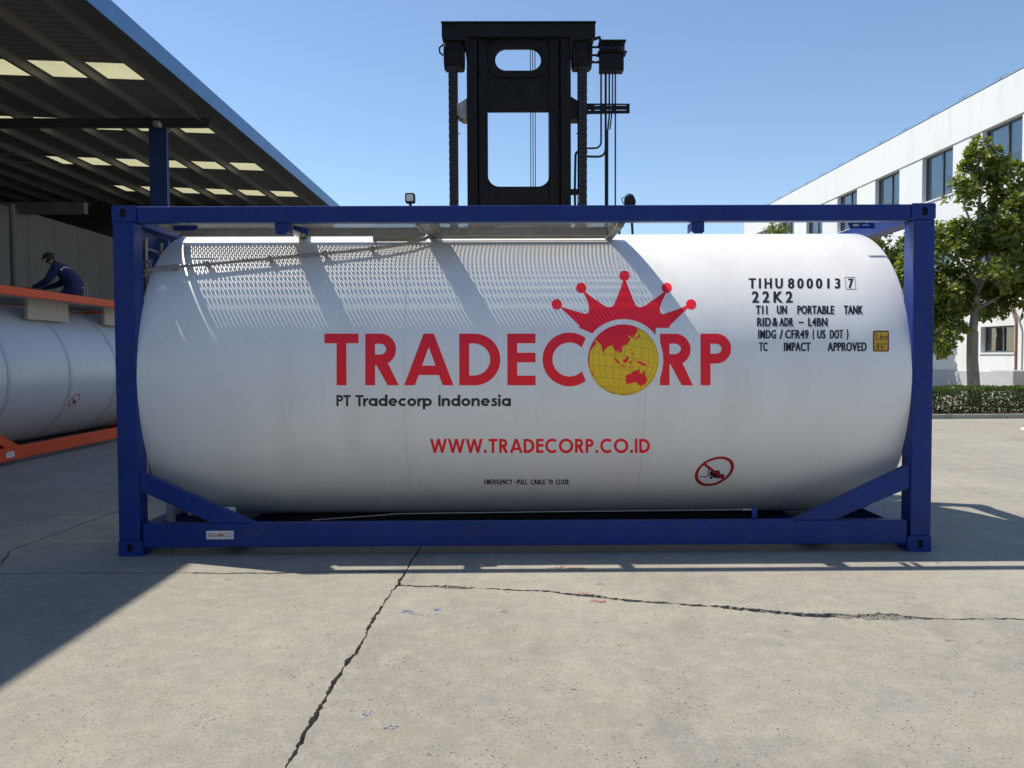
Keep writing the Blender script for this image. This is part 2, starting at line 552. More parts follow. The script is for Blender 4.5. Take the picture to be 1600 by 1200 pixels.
# back left slabs
lipB = ragged([p for p in densify(back_l, 0.3) if p[0] > -3.73] and [(-3.72, -0.47)] + [p for p in back_l if p[0] > -3.7], 1, 0.013, 0.012, 5, spalls=SP)
slab(lipB + ragged(upto(joint, -0.44, 4.4), 1, 0.008, 0.012, 6, spalls=SP) + list(reversed(ragged(branch, -1, 0.009, 0.02, 7))))
lipB2 = ragged([(-6.6, -0.52), (-3.77, -0.475)], 1, 0.013, 0.012, 8)
slab(lipB2 + ragged(branch, 1, 0.009, 0.02, 9)[2:] + [(-6.6, 4.4)])
# back right slab
slab(list(reversed(ragged(upto(joint, -0.76, 4.4), -1, 0.008, 0.012, 10, spalls=SP))) + ragged(crack, 1, 0.0105, 0.026, 11, spalls=SP)[1:] + [(6.6, 4.4)])
# the rest of the yard
G = 0.008
def plain_slab(x0, x1, y0, y1):
    e = []
    for a, b in (((x0 + G, y0 + G), (x1 - G, y0 + G)), ((x1 - G, y0 + G), (x1 - G, y1 - G)), ((x1 - G, y1 - G), (x0 + G, y1 - G)), ((x0 + G, y1 - G), (x0 + G, y0 + G))):
        n = 24
        for k in range(n):
            t = k / n
            x, y = a[0] + (b[0] - a[0]) * t, a[1] + (b[1] - a[1]) * t
            j = noise.noise(Vector((x * 3, y * 3, 1.5))) * 0.012
            e.append((x + j, y + j * 0.8))
    slab(e)
xs = [-41, -24, -18.2, -12.4, -6.6, -1.0, 6.6, 12.2, 18, 24, 41]
ys = [4.4, 9.3, 14.4, 19.6, 25, 31, 42, 60]
for x0, x1 in zip(xs[:-1], xs[1:]):
    for y0, y1 in zip(ys[:-1], ys[1:]):
        plain_slab(x0, x1, y0, y1)
for x0, x1 in ((-41, -24), (-24, -12.4), (-12.4, -6.6), (6.6, 12.2), (12.2, 24), (24, 41)):
    for y0, y1 in ((-9, -1.78), (-1.78, 4.4)):
        plain_slab(x0, x1, y0, y1)
for x0, x1 in ((-41, -12.4), (-12.4, -1.0), (-1.0, 12.2), (12.2, 41)):
    plain_slab(x0, x1, -20, -9)

# crumbled concrete lying in the broken-out places
for (cx_, cy_, rx_, ry_) in ((1.99, -1.51, 0.27, 0.17), (-0.50, -0.86, 0.24, 0.10), (-1.03, -0.47, 0.20, 0.07)):
    nx_, ny_ = 44, 18
    vs_ = []
    for j in range(ny_ + 1):
        for i in range(nx_ + 1):
            x = cx_ - rx_ + 2 * rx_ * i / nx_
            y = cy_ - ry_ + 2 * ry_ * j / ny_
            vs_.append((x, y, -0.013 + 0.011 * noise.noise(Vector((x * 30, y * 30, 2))) + 0.006 * noise.noise(Vector((x * 75, y * 75, 4)))))
    MB().add(vs_, [(j * (nx_ + 1) + i, j * (nx_ + 1) + i + 1, (j + 1) * (nx_ + 1) + i + 1, (j + 1) * (nx_ + 1) + i) for j in range(ny_) for i in range(nx_)]).build('crumbled_patch', 'chip', ground)
# loose chips along the broken edges
mb = MB()
for i in range(900):
    k = rng.random()
    if k < 0.34:
        x = rng.gauss(1.95, 0.13); y = -1.51 + rng.gauss(0.0, 0.045)
    elif k < 0.5:
        x = rng.gauss(-0.50, 0.09); y = -0.86 + rng.gauss(0, 0.03)
    elif k < 0.62:
        x = rng.gauss(-1.05, 0.12); y = -0.46 + rng.gauss(0, 0.02)
    elif k < 0.82:
        x = rng.uniform(0.2, 1.8); y = np.interp(x, [0.13, 0.37, 0.87, 1.36, 1.76], [-0.99, -1.10, -1.27, -1.40, -1.49]) + rng.gauss(0, 0.03)
    else:
        x = rng.uniform(-3.5, 3.5); y = rng.uniform(-4, -0.3)
    r = rng.choice([0.002, 0.003, 0.004, 0.006]) * rng.uniform(0.7, 1.3)
    if k >= 0.82: r *= 0.8
    vs_ = [(x + r * rng.uniform(0.6, 1.4) * math.cos(a) , y + r * rng.uniform(0.6, 1.4) * math.sin(a), -0.001) for a in (0.3, 1.6, 2.9, 4.1, 5.4)]
    mb.add(vs_ + [(x + rng.uniform(-.3, .3) * r, y + rng.uniform(-.3, .3) * r, r * rng.uniform(0.5, 1.0))], [(0, 1, 5), (1, 2, 5), (2, 3, 5), (3, 4, 5), (4, 0, 5)])
chips = mb.build('concrete_chips', 'chip')
tag(chips, 'loose concrete crumbs lying along the broken slab edges', 'rubble', kind='stuff')

# splashes of paint on the slabs
def splash(cx, cy, rx, ry, mat, seed):
    r_ = random.Random(seed)
    mb = MB()
    for q in range(r_.randint(9, 16)):
        a, d = r_.uniform(0, 6.28), r_.random() ** 0.7
        x, y = cx + rx * d * math.cos(a) * 1.2, cy + ry * d * math.sin(a) * 1.2
        sr = max(rx, ry) * r_.uniform(0.10, 0.34)
        pts = []
        for k in range(9):
            t = 2 * math.pi * k / 9
            w = r_.uniform(0.35, 1.15)
            pts.append((x + sr * w * math.cos(t) * (1.0 if rx >= ry else 0.6), y + sr * w * math.sin(t) * (0.55 if rx >= ry else 1.0)))
        tris = tessellate_polygon([[Vector((p[0], p[1], 0)) for p in pts]])
        mb.add([(p[0], p[1], 0.002 + 0.0002 * q) for p in pts], [tuple(t) for t in tris])
    mb.build('paint_mark', mat, ground)['kind'] = 'stuff'
for i, (x, y, rx, ry, m_) in enumerate(((-0.72, -1.36, .05, .03, 'paint_blue'), (-0.66, -1.42, .035, .012, 'paint_blue'), (-0.56, -1.33, .035, .014, 'paint_blue'),
        (-0.70, -1.63, .012, .01, 'paint_blue'), (-0.73, -2.72, .016, .035, 'paint_blue'), (-0.62, -2.86, .035, .018, 'paint_blue'), (-0.80, -2.70, .014, .008, 'paint_blue'),
        (-2.46, -2.96, .012, .010, 'paint_blue'), (0.23, -0.40, .07, .03, 'paint_red'), (0.36, -0.42, .06, .014, 'paint_red'), (0.40, -1.19, .06, .02, 'paint_red'),
        (0.33, -1.03, .05, .012, 'paint_red'), (0.42, -1.95, .018, .014, 'paint_red'), (1.25, -1.95, .018, .010, 'paint_blue'), (0.15, -2.5, .02, .010, 'paint_blue'))):
    splash(x, y, rx, ry, m_, i + 3)

# ================================================================== TANK CONTAINERS
W_ = 2.438
AY = 1.219

def casting(root, mat, cx, front, zc, xs_):
    """corner fitting with its oval aperture; front=True on the near side"""
    y0, y1 = (0.0, 0.162) if front else (W_ - 0.162, W_)
    x0, x1 = cx - 0.089, cx + 0.089
    z0, z1 = zc - 0.059, zc + 0.059
    mb = MB()
    hole = rrect(cx - 0.024 + 0.006 * xs_, cx + 0.024 + 0.006 * xs_, zc - 0.033, zc + 0.033, 0.0235, 5)
    out = rrect(x0, x1, z0, z1, 0.012, 3)
    if front:
        mb.prism(out, y0, y0 + 0.03, [hole])
        mb.box(x0 + .001, x1 - .001, y0 + 0.05, y1, z0 + .001, z1 - .001)
    else:
        mb.prism(out, y1 - 0.03, y1, [hole])
        mb.box(x0 + .001, x1 - .001, y0, y1 - 0.05, z0 + .001, z1 - .001)
    c = mb.build('corner_casting', mat, root)
    mb2 = MB().box(x0 + 0.02, x1 - 0.02, (y0 + 0.03) if front else (y1 - 0.05), (y0 + 0.05) if front else (y1 - 0.03), z0 + 0.01, z1 - 0.01)
    mb2.build('aperture', 'ink', c)  # black block behind the hole, shade of the recess put into its colour

def mesh_panel(root, x0, x1, y0, y1, z, name='walkway_grating', px=0.0163, py=0.058):
    """slotted sheet: columns of long slots, every other column shifted by half a slot"""
    mb = MB()
    nx = max(1, int(round((x1 - x0) / px)))
    ny = max(1, int(round((y1 - y0) / py)))
    dx, dy = (x1 - x0) / nx, (y1 - y0) / ny
    for i in range(nx):
        p, q = x0 + i * dx, x0 + (i + 1) * dx
        st = (i % 2) * 0.5
        cells = [(y0 + (j + st) * dy, y0 + (j + 1 + st) * dy) for j in range(ny - (1 if st else 0))]
        if st:
            for a, b in ((y0, y0 + 0.5 * dy), (y1 - 0.5 * dy, y1)):
                mb.add([(p, a, z), (q, a, z), (q, b, z), (p, b, z)], [(0, 1, 2, 3)])
        for a, b in cells:
            u0, u1 = p + dx * 0.245, q - dx * 0.245
            v0, v1 = a + dy * 0.09, b - dy * 0.09
            um, k = (u0 + u1) / 2, dy * 0.12
            mb.add([(p, a, z), (q, a, z), (q, b, z), (p, b, z), (um, v0, z), (u1, v0 + k, z), (u1, v1 - k, z), (um, v1, z), (u0, v1 - k, z), (u0, v0 + k, z)],
                   [(0, 1, 4), (1, 5, 4), (1, 2, 6, 5), (2, 7, 6), (2, 3, 7), (3, 8, 7), (3, 0, 9, 8), (0, 4, 9)])
    o = mb.build(name, 'galv', root)
    md = o.modifiers.new('thickness', 'SOLIDIFY')
    md.thickness = 0.002
    return o

def tank_container(root, H, fm, shell_mat, Rt, AZ, seams, SL=2.895):
    s = 1
    for x_ in (-1, 1):
        cx = x_ * 2.94
        for fr in (True, False):
            casting(root, fm, cx, fr, 0.059, x_)
            casting(root, fm, cx, fr, H - 0.059, x_)
            y0, y1 = (0.003, 0.158) if fr else (W_ - 0.158, W_ - 0.003)
            xa, xb = sorted((x_ * 2.872, x_ * 3.027))
            box('corner_post', fm, root, xa, xb, y0, y1, 0.1185, H - 0.1185, 0.008)
        xa, xb = sorted((x_ * 2.875, x_ * 3.02))
        box('end_top_rail', fm, root, xa, xb, 0.163, W_ - 0.163, H - 0.125, H - 0.012, 0.006)
        box('end_bottom_rail', fm, root, xa, xb, 0.163, W_ - 0.163, 0.02, 0.17, 0.006)
    # corner plate of the left hand end frame
    MB().prism([(0.165, H - 0.30), (0.165, H - 0.78), (0.30, H - 0.78), (0.62, H - 0.128), (0.30, H - 0.128)], -2.99, -2.95, fn=lambda u, v, w: (w, u, v)).build('end_corner_plate', fm, root)
    for fr in (True, False):
        y0, y1 = (0.008, 0.092) if fr else (W_ - 0.092, W_ - 0.008)
        box('top_side_rail', fm, root, -2.850, 2.850, y0, y1, H - 0.126, H - 0.006, 0.007)
        box('bottom_side_rail', fm, root, -2.850, 2.850, y0, y1, 0.062, 0.240, 0.007)
        ya, yb = (0.018, 0.080) if fr else (W_ - 0.080, W_ - 0.018)
        MB().prism([(-2.871, 0.632), (-2.022, 0.2405), (-2.335, 0.2405), (-2.871, 0.487)], ya, yb).build('diagonal_brace', fm, root, bevel=0.004)
        MB().prism([(2.871, 0.655), (2.000, 0.2405), (2.300, 0.2405), (2.871, 0.480)], ya, yb).build('diagonal_brace', fm, root, bevel=0.004)
    # shell with welded cladding seams and dished ends
    prof = [(0.0, -SL - 0.06), (Rt * .5, -SL - 0.05), (Rt * .85, -SL - 0.03), (Rt - 0.03, -SL + 0.002), (Rt - 0.008, -SL + 0.012), (Rt, -SL + 0.035)]
    for sx in seams:
        prof += [(Rt, sx - 0.0035), (Rt - 0.004, sx - 0.0025), (Rt - 0.004, sx + 0.0025), (Rt, sx + 0.0035)]
    prof += [(r, -h) for r, h in reversed(prof[:6])]
    # fill long spans
    full = [prof[0]]
    for a, b in zip(prof[:-1], prof[1:]):
        n = max(1, int(abs(b[1] - a[1]) / 0.35))
        for k in range(1, n + 1):
            full.append((a[0] + (b[0] - a[0]) * k / n, a[1] + (b[1] - a[1]) * k / n))
    sh = MB().lathe(full, 160, 'x', (0, AY, AZ)).build('tank_shell', shell_mat, root, smooth=True, angle=35)
    for x_ in (-1, 1):
        # skirt ring that carries the shell in the end frame
        MB().lathe([(Rt * .80, x_ * 2.87), (Rt * .80, x_ * 2.99), (Rt * .77, x_ * 2.99), (Rt * .77, x_ * 2.87)], 64, 'x', (0, AY, AZ)).build('end_skirt', fm, root, smooth=True)
        box('cross_member', fm, root, x_ * 2.2 - 0.09, x_ * 2.2 + 0.09, 0.093, W_ - 0.093, 0.075, 0.10)
    box('underside_shade_block', 'black', root, -2.10, 2.10, 0.80, W_ - 0.80, 0.06, AZ - Rt - 0.004 + 0.05, 0.004)  # black block added to stand for the deep shade under the tank
    return sh

# ---- the white tank in the blue frame
tc = thing('tank_container', (0, 0, 0), 'white cylindrical tank container in a blue steel frame with red crown logo lettering', 'tank container')
H = 2.591
RT, AZ = 1.215, 1.317
shell = tank_container(tc, H, 'blue', 'white', RT, AZ, (-0.900, 0.889))

# walkway along the near top edge
WZ = 2.520
panels = ((-2.805, -1.875), (-1.785, -0.80), (-0.70, 0.72))
for a, b in panels:
    mesh_panel(tc, a + 0.03, b - 0.03, 0.225, 0.665, WZ)
    mb = MB()
    mb.box(a, b, 0.195, 0.2245, WZ - 0.012, WZ + 0.006)
    mb.box(a, b, 0.6655, 0.70, WZ - 0.062, WZ + 0.006)
    mb.box(a, a + 0.0295, 0.225, 0.665, WZ - 0.045, WZ + 0.006)
    mb.box(b - 0.0295, b, 0.225, 0.665, WZ - 0.045, WZ + 0.006)
    mb.build('walkway_frame', 'galv', tc)
for x in (-1.83, -0.75):
    box('walkway_bearer', 'galv', tc, x - 0.035, x + 0.035, 0.10, 0.95, WZ - 0.055, WZ - 0.004)
MB().prism([(0.715, WZ + 0.006), (0.775, WZ + 0.006), (0.735, WZ - 0.085), (0.68, WZ - 0.085)], 0.10, 0.74).build('walkway_bearer', 'galv', tc)
# far walkway strip that shows through the gap under the near rail
mesh_panel(tc, -2.75, -0.80, 1.02, 1.46, WZ + 0.03)
# manlid spill box and the small chequer plate box beside it
mb = MB()
mb.box(-0.72, 0.672, 0.725, 0.733, 2.442, WZ + 0.012)
mb.box(-0.72, 0.672, 1.69, 1.698, 2.45, WZ + 0.012)
mb.box(-0.728, -0.7205, 0.725, 1.698, 2.45, WZ + 0.012)
mb.box(0.6725, 0.680, 0.725, 1.698, 2.45, WZ + 0.012)
spill = mb.build('spill_box', 'galv', tc)
for x in (-0.62, 0.42):
    MB().tube([(x, 0.724, WZ - 0.01), (x, 0.716, WZ - 0.01)], 0.006, 8).build('rivet', 'steel', spill)
mb = MB().lathe([(0.0, 2.60), (0.18, 2.598), (0.25, 2.585), (0.255, 2.56), (0.235, 2.555), (0.235, 2.46)], 40, 'z', (-0.05, 1.2, 0))
mb.build('manlid', 'steel', tc, smooth=True)
cb = MB().box(-1.235, -0.835, 0.72, 0.90, 2.425, 2.492).build('air_valve_box', 'galv', tc)
mb = MB()
for i in range(11):
    for j in range(4):
        x = -1.21 + i * 0.037 + (0.018 if j % 2 else 0)
        z = 2.432 + j * 0.016
        s_ = 1 if (i + j) % 2 else -1
        mb.add([(x - 0.010, 0.7195, z - 0.004 * s_), (x + 0.010, 0.7195, z + 0.004 * s_), (x + 0.009, 0.716, z + 0.006 * s_), (x - 0.011, 0.716, z - 0.002 * s_)], [(0, 1, 2, 3)])
mb.build('chequer_ribs', 'galv', cb)
MB().tube([(-1.25, 0.72, 2.48), (-1.27, 0.70, 2.51), (-1.31, 0.70, 2.525), (-1.40, 0.70, 2.525)], 0.012, 8).build('drain_tube', 'white', tc, smooth=True)

# brackets hanging from the rail
for x, wdg in ((-1.799, True), (1.281, False)):
    mb = MB()
    mb.prism([(x - 0.045, 2.464), (x + 0.045, 2.464), (x + 0.045, 2.392), (x + 0.030, 2.378), (x - 0.030, 2.378), (x - 0.045, 2.392)], 0.030, 0.040)
    mb.box(x - 0.045, x - 0.035, 0.0405, 0.19, 2.40, 2.464)
    mb.box(x + 0.035, x + 0.045, 0.0405, 0.19, 2.40, 2.464)
    mb.build('rail_bracket', 'blue', tc)
    if wdg:
        mb = MB()
        mb.prism([(x + 0.06, 2.466), (x + 0.17, 2.440), (x + 0.17, 2.395), (x + 0.06, 2.43)], 0.14, 0.18)
        mb.build('bracket_wedge', 'blue', tc)
# slotted plate by the right hand corner
hole1 = rrect(2.615, 2.675, 2.500, 2.512, 0.005, 3)
hole2 = rrect(2.695, 2.755, 2.500, 2.512, 0.005, 3)
MB().prism([(2.58, 2.527), (2.79, 2.527), (2.80, 2.478), (2.60, 2.478)], 0.49, 0.50, [hole1, hole2]).build('slotted_plate', 'blue', tc)
MB().prism([(-2.79, 2.527), (-2.58, 2.527), (-2.60, 2.478), (-2.80, 2.478)], 0.49, 0.50).build('slotted_plate', 'blue', tc)

# air line clipped to the shell
def on_shell(x, z, off=0.048):
    th = math.asin(max(-1, min(1, (z - AZ) / RT)))
    return (x, AY - (RT + off) * math.cos(th), AZ + (RT + off) * math.sin(th))
line = [(-2.912, 2.110), (-2.83, 2.128), (-2.754, 2.138), (-2.571, 2.151), (-2.235, 2.183), (-1.799, 2.226), (-1.358, 2.271), (-1.10, 2.305), (-0.914, 2.342), (-0.80, 2.385), (-0.745, 2.42), (-0.72, 2.46)]
pl = MB().tube([on_shell(x, z) for x, z in line], 0.0135, 10).build('air_line', 'steel', tc, smooth=True)
for x, z in ((-2.45, 2.163), (-1.98, 2.208), (-1.56, 2.25), (-1.2, 2.291), (-2.70, 2.142)):
    p = Vector(on_shell(x, z))
    MB().box(p.x - 0.012, p.x + 0.012, p.y - 0.018, p.y + 0.05, p.z - 0.024, p.z + 0.018).build('pipe_clip', 'steel', pl)
MB().tube([(-2.912, 0.29, 2.11), (-2.935, 0.24, 2.085), (-2.94, 0.30, 2.00), (-2.94, 0.36, 1.5), (-2.94, 0.36, 0.4)], 0.0125, 8).build('air_line_drop', 'steel', tc, smooth=True)
lad = MB().tube([(-2.925, 0.33, 1.1), (-2.925, 0.33, 2.40)], 0.014, 10).tube([(-2.925, 0.62, 1.1), (-2.925, 0.62, 2.40)], 0.014, 10)
for z in np.arange(1.2, 2.4, 0.28):
    lad.tube([(-2.925, 0.33, z), (-2.925, 0.62, z)], 0.010, 8)
lad.build('end_ladder', 'galv', tc, smooth=True)
MB().tube([(-2.95, 0.28, 2.20), (-2.87, 0.26, 2.21)], 0.010, 8).build('valve_lever', 'galv', tc)

# remote-shutoff cable above the bottom rail, its post, and outlet pipework in the corner
MB().tube([(-1.62, 0.10, 0.245), (-1.2, 0.10, 0.272), (-0.95, 0.10, 0.290), (0.4, 0.10, 0.300), (1.70, 0.10, 0.306)], 0.0035, 6).build('pull_cable', 'galv', tc)
box('cable_post', 'blue', tc, 1.71, 1.748, 0.085, 0.105, 0.241, 0.325)
MB().tube([(1.64, 0.10, 0.306), (1.712, 0.10, 0.306)], 0.008, 8).build('cable_clamp', 'steel', tc)
MB().tube([(-2.66, 0.42, 0.262), (-2.60, 0.42, 0.262), (-2.60, 0.42, 0.262), (-2.30, 0.42, 0.262)], [0.040, 0.040, 0.028, 0.028], 16).build('outlet_pipe', 'sticker_white', tc, smooth=True)
MB().tube([(-2.84, 0.5, 0.16), (-2.84, 0.5, 0.52)], 0.035, 14).build('document_tube', 'sticker_grey', tc, smooth=True)

# maker's sticker on the bottom rail
def text_mesh(body, spacing=1.0, offset=0.0):
    cu = bpy.data.curves.new('t', 'FONT')
    cu.body = body
    cu.size = 1
    cu.space_character = spacing
    cu.offset = offset
    cu.resolution_u = 3
    ob = bpy.data.objects.new('t', cu)
    col.objects.link(ob)
    dg = bpy.context.evaluated_depsgraph_get()
    me = bpy.data.meshes.new_from_object(ob.evaluated_get(dg))
    vs_ = [(v.co.x, v.co.y) for v in me.vertices]
    fs = [tuple(p.vertices) for p in me.polygons]
    bpy.data.objects.remove(ob)
    bpy.data.curves.remove(cu)
    bpy.data.meshes.remove(me)
    return vs_, fs

def fit_text(body, x0, x1, y0, y1, spacing=1.0, offset=0.0, caps_only=True, base=None):
    """text fitted into a rectangle in image pixels or sticker units (y grows downwards); y0 top of capitals, y1 baseline"""
    vs_, fs = text_mesh(body, spacing, offset)
    xs_ = [v[0] for v in vs_]
    ys_ = [v[1] for v in vs_]
    a, b = min(xs_), max(xs_)
    if caps_only:
        c, d = min(ys_), max(ys_)
    else:
        c, d = -offset, 0.729 + offset
    return [(x0 + (x - a) / (b - a) * (x1 - x0), y1 - (y - c) / (d - c) * (y1 - y0)) for x, y in vs_], fs

class Art:
    """flat artwork in image pixels or sticker units, later laid onto a surface"""
    def __init__(s):
        s.v, s.f, s.m = [], [], []

    def poly(s, outer, holes=(), mi=0):
        loops = [list(outer)] + [list(h) for h in holes]
        tris = tessellate_polygon([[Vector((p[0], p[1], 0)) for p in l] for l in loops])
        o = len(s.v)
        s.v += [p for l in loops for p in l]
        s.f += [tuple(i + o for i in t) for t in tris]
        s.m += [mi] * len(tris)
        return s

    def raw(s, vs_, fs, mi=0):
        o = len(s.v)
        s.v += vs_
        s.f += [tuple(i + o for i in f) for f in fs]
        s.m += [mi] * len(fs)
        return s

    def text(s, body, x0, x1, y0, y1, mi=0, bold=0.0, **k):
        vs_, fs = fit_text(body, x0 + bold, x1 - bold, y0, y1, **k)
        if not bold:
            return s.raw(vs_, fs, mi)
        for q, d in enumerate((-bold, 0.0, bold)):
            s.raw([(x + d, y) for x, y in vs_], fs, mi + q)
        return s

    def lay(s, name, mats, parent, fn, step=5.0):
        """cut along level lines so that the print follows the curved shell, then map with fn(u,v,material)"""
        b = bmesh.new()
        vs_ = [b.verts.new((p[0], p[1], 0)) for p in s.v]
        for f, mi in zip(s.f, s.m):
            if len(set(f)) < 3:
                continue
            try:
                fc = b.faces.new([vs_[i] for i in f])
                fc.material_index = mi
            except ValueError:
                pass
        ys_ = [p[1] for p in s.v]
        y = math.ceil(min(ys_) / step) * step
        while y < max(ys_):
            bmesh.ops.bisect_plane(b, geom=b.verts[:] + b.edges[:] + b.faces[:], plane_co=(0, y, 0), plane_no=(0, 1, 0), dist=1e-5)
            y += step
        me = bpy.data.meshes.new(name)
        lift = {}
        for fc in b.faces:
            for v in fc.verts:
                lift[v] = max(lift.get(v, 0), fc.material_index)
        for v in b.verts:
            v.co = fn(v.co.x, v.co.y, lift.get(v, 0))
        bmesh.ops.triangulate(b, faces=b.faces)
        for fc in b.faces:
            fc.normal_update()
            c = fc.calc_center_median()
            if fc.normal.dot(Vector((0, c.y - AY, c.z - AZ))) < 0:
                fc.normal_flip()
        b.to_mesh(me)
        b.free()
        for k in (mats if isinstance(mats, (list, tuple)) else [mats]):
            me.materials.append(M[k])
        o = bpy.data.objects.new(name, me)
        col.objects.link(o)
        o.parent = parent
        return o

# image pixels -> shell (length, angle); camera rays cast onto it, at image columns 500 and 1400
SK = list(range(405, 781, 15))
T5 = [0.8684, 0.7664, 0.6777, 0.5975, 0.5234, 0.4537, 0.3874, 0.3236, 0.2618, 0.2014, 0.142, 0.0832, 0.0248, -0.0336, -0.0924, -0.1518, -0.2123, -0.2742, -0.338, -0.4044, -0.4742, -0.5484, -0.6286, -0.7175, -0.8196, -0.9449]
X5 = [-1.606, -1.5867, -1.5717, -1.5597, -1.5498, -1.5418, -1.5354, -1.5302, -1.5262, -1.5233, -1.5214, -1.5205, -1.5205, -1.5214, -1.5233, -1.5262, -1.5301, -1.535, -1.5412, -1.5487, -1.5577, -1.5686, -1.5818, -1.5979, -1.6184, -1.646]
T14 = [0.8463, 0.7471, 0.66, 0.5809, 0.5076, 0.4384, 0.3724, 0.3088, 0.247, 0.1866, 0.1271, 0.0682, 0.0095, -0.0493, -0.1085, -0.1685, -0.2296, -0.2923, -0.3572, -0.4248, -0.4961, -0.5723, -0.6554, -0.7482, -0.8567, -0.9949]
X14 = [2.9334, 2.8937, 2.8622, 2.8367, 2.8158, 2.7985, 2.7845, 2.7731, 2.7642, 2.7576, 2.7531, 2.7507, 2.7503, 2.7518, 2.7554, 2.761, 2.7688, 2.779, 2.7918, 2.8076, 2.8268, 2.8501, 2.8786, 2.9141, 2.9601, 3.0248]

def to_shell(u, v, layer=0):
    k = (u - 500) / 900
    th = np.interp(v, SK, T5) * (1 - k) + np.interp(v, SK, T14) * k
    x = np.interp(v, SK, X5) * (1 - k) + np.interp(v, SK, X14) * k
    r = RT + 0.0012 + 0.0004 * layer
    return Vector((x, AY - r * math.cos(th), AZ + r * math.sin(th)))

# ---- geometric capitals on a 100-unit cap height (y down), each as (outer, holes)
def arc(cx, cy, rx, ry, a0, a1, n=18):
    return [(cx + rx * math.cos(R_(a0 + (a1 - a0) * k / n)), cy + ry * math.sin(R_(a0 + (a1 - a0) * k / n))) for k in range(n + 1)]

def glyph(ch):
    if ch == 'T':
        return 66, [([(0, 0), (66, 0), (66, 18.5), (42.5, 18.5), (42.5, 100), (23.5, 100), (23.5, 18.5), (0, 18.5)], [])]
    if ch == 'I':
        return 19, [([(0, 0), (19, 0), (19, 100), (0, 100)], [])]
    if ch == 'R':
        o = [(0, 0), (30, 0)] + arc(30, 30.5, 29.5, 30.5, -90, 62, 20) + [(65, 100), (43.5, 100), (21.5, 61), (19, 61), (19, 100), (0, 100)]
        return 65, [(o, [[(19, 19.5), (27, 19.5)] + arc(29, 30, 11.5, 10.5, -90, 90, 12) + [(27, 40.5), (19, 40.5)]])]
    if ch == 'P':
        o = [(0, 0), (30, 0)] + arc(30, 29, 29, 29, -90, 90, 20) + [(19, 58), (19, 100), (0, 100)]
        return 59, [(o, [[(19, 19.5), (27, 19.5)] + arc(29, 29.3, 11.5, 9.8, -90, 90, 12) + [(27, 39), (19, 39)]])]
    if ch == 'A':
        return 95, [([(37.5, 0), (57.5, 0), (95, 100), (74.5, 100), (67, 80), (28, 80), (20.5, 100), (0, 100)], [[(34.5, 62), (60.5, 62), (47.5, 26)]])]
    if ch == 'D':
        o = [(0, 0), (30, 0)] + arc(30, 50, 49, 50, -90, 90, 26) + [(0, 100)]
        return 79, [(o, [[(19, 19), (28, 19)] + arc(28, 50, 31.5, 31, -90, 90, 22) + [(19, 81)]])]
    if ch == 'E':
        return 54.5, [([(0, 0), (54.5, 0), (54.5, 18.5), (19, 18.5), (19, 37), (54.5, 37), (54.5, 55.5), (19, 55.5), (19, 81.5), (54.5, 81.5), (54.5, 100), (0, 100)], [])]
    if ch == 'O':
        return 106, [(circle(53, 50, 53, 48, 52), [circle(53, 50, 33.5, 40, 32.5)])]
    if ch == 'C':
        return 88, [(arc(52, 50, 52, 52, -53, -307, 40) + arc(52, 50, 33, 33, -316, -44, 34), [])]
    if ch == 'W':
        return 124, [([(0, 0), (20, 0), (36, 62), (53, 0), (71, 0), (88, 62), (104, 0), (124, 0), (97, 100), (80, 100), (62, 36), (44, 100), (27, 100)], [])]
    if ch == '.':
        return 24, [(circle(12, 89, 12, 16), [])]
    if ch == 'o':
        return 72, [(circle(36, 64, 36, 36), [circle(36, 64, 15.5, 30)])]
    if ch in 'ad':
        return 72, [(circle(36, 64, 36, 36), [circle(36, 64, 15.5, 30)]), ([(52, 29 if ch == 'a' else -3), (73, 29 if ch == 'a' else -3), (73, 100), (52, 100)], [])]
    if ch == 'p':
        return 73, [(circle(37, 64, 36, 36), [circle(37, 64, 15.5, 30)]), ([(0, 29), (21, 29), (21, 128), (0, 128)], [])]
    if ch == 'e':
        return 72, [(arc(36, 64, 36, 36, 8, -318, 40) + arc(36, 64, 15.5, 15.5, -326, 4, 34), []), ([(16, 57), (70, 57), (70, 71), (16, 71)], [])]
    if ch == 'c':
        return 64, [(arc(36, 64, 36, 36, -44, -316, 36) + arc(36, 64, 15.5, 15.5, -318, -42, 30), [])]
    if ch == 'r':
        return 42, [([(0, 29), (20, 29), (20, 100), (0, 100)], []), ([(14, 60), (17, 43), (25, 31), (36, 27), (45, 29), (42, 49), (35, 47), (27, 51), (20, 66)], [])]
    if ch == 'n':
        return 66, [([(0, 29), (20, 29), (20, 100), (0, 100)], []), ([(14, 58)] + arc(39, 54, 27, 27, 195, 360, 18) + [(66, 100), (46, 100)] + arc(36, 58, 10, 12, 0, -160, 12) + [(18, 66)], [])]
    if ch == 'i':
        return 20, [([(0, 29), (20, 29), (20, 100), (0, 100)], []), (circle(10, 9, 12, 16), [])]
    if ch == 's':
        c = [(43, 44), (36, 37), (26, 35), (17, 38), (13, 46), (18, 55), (29, 61), (38, 68), (40, 78), (35, 88), (25, 92.5), (13, 91), (4, 83)]
        lft, rgt = [], []
        for i_, p in enumerate(c):
            a, b = c[max(i_ - 1, 0)], c[min(i_ + 1, len(c) - 1)]
            l_ = math.dist(a, b)
            nx, ny = -(b[1] - a[1]) / l_ * 9.2, (b[0] - a[0]) / l_ * 9.2
            lft.append((p[0] + nx, p[1] + ny))
            rgt.append((p[0] - nx, p[1] - ny))
        return 48, [(lft + rgt[::-1], [])]

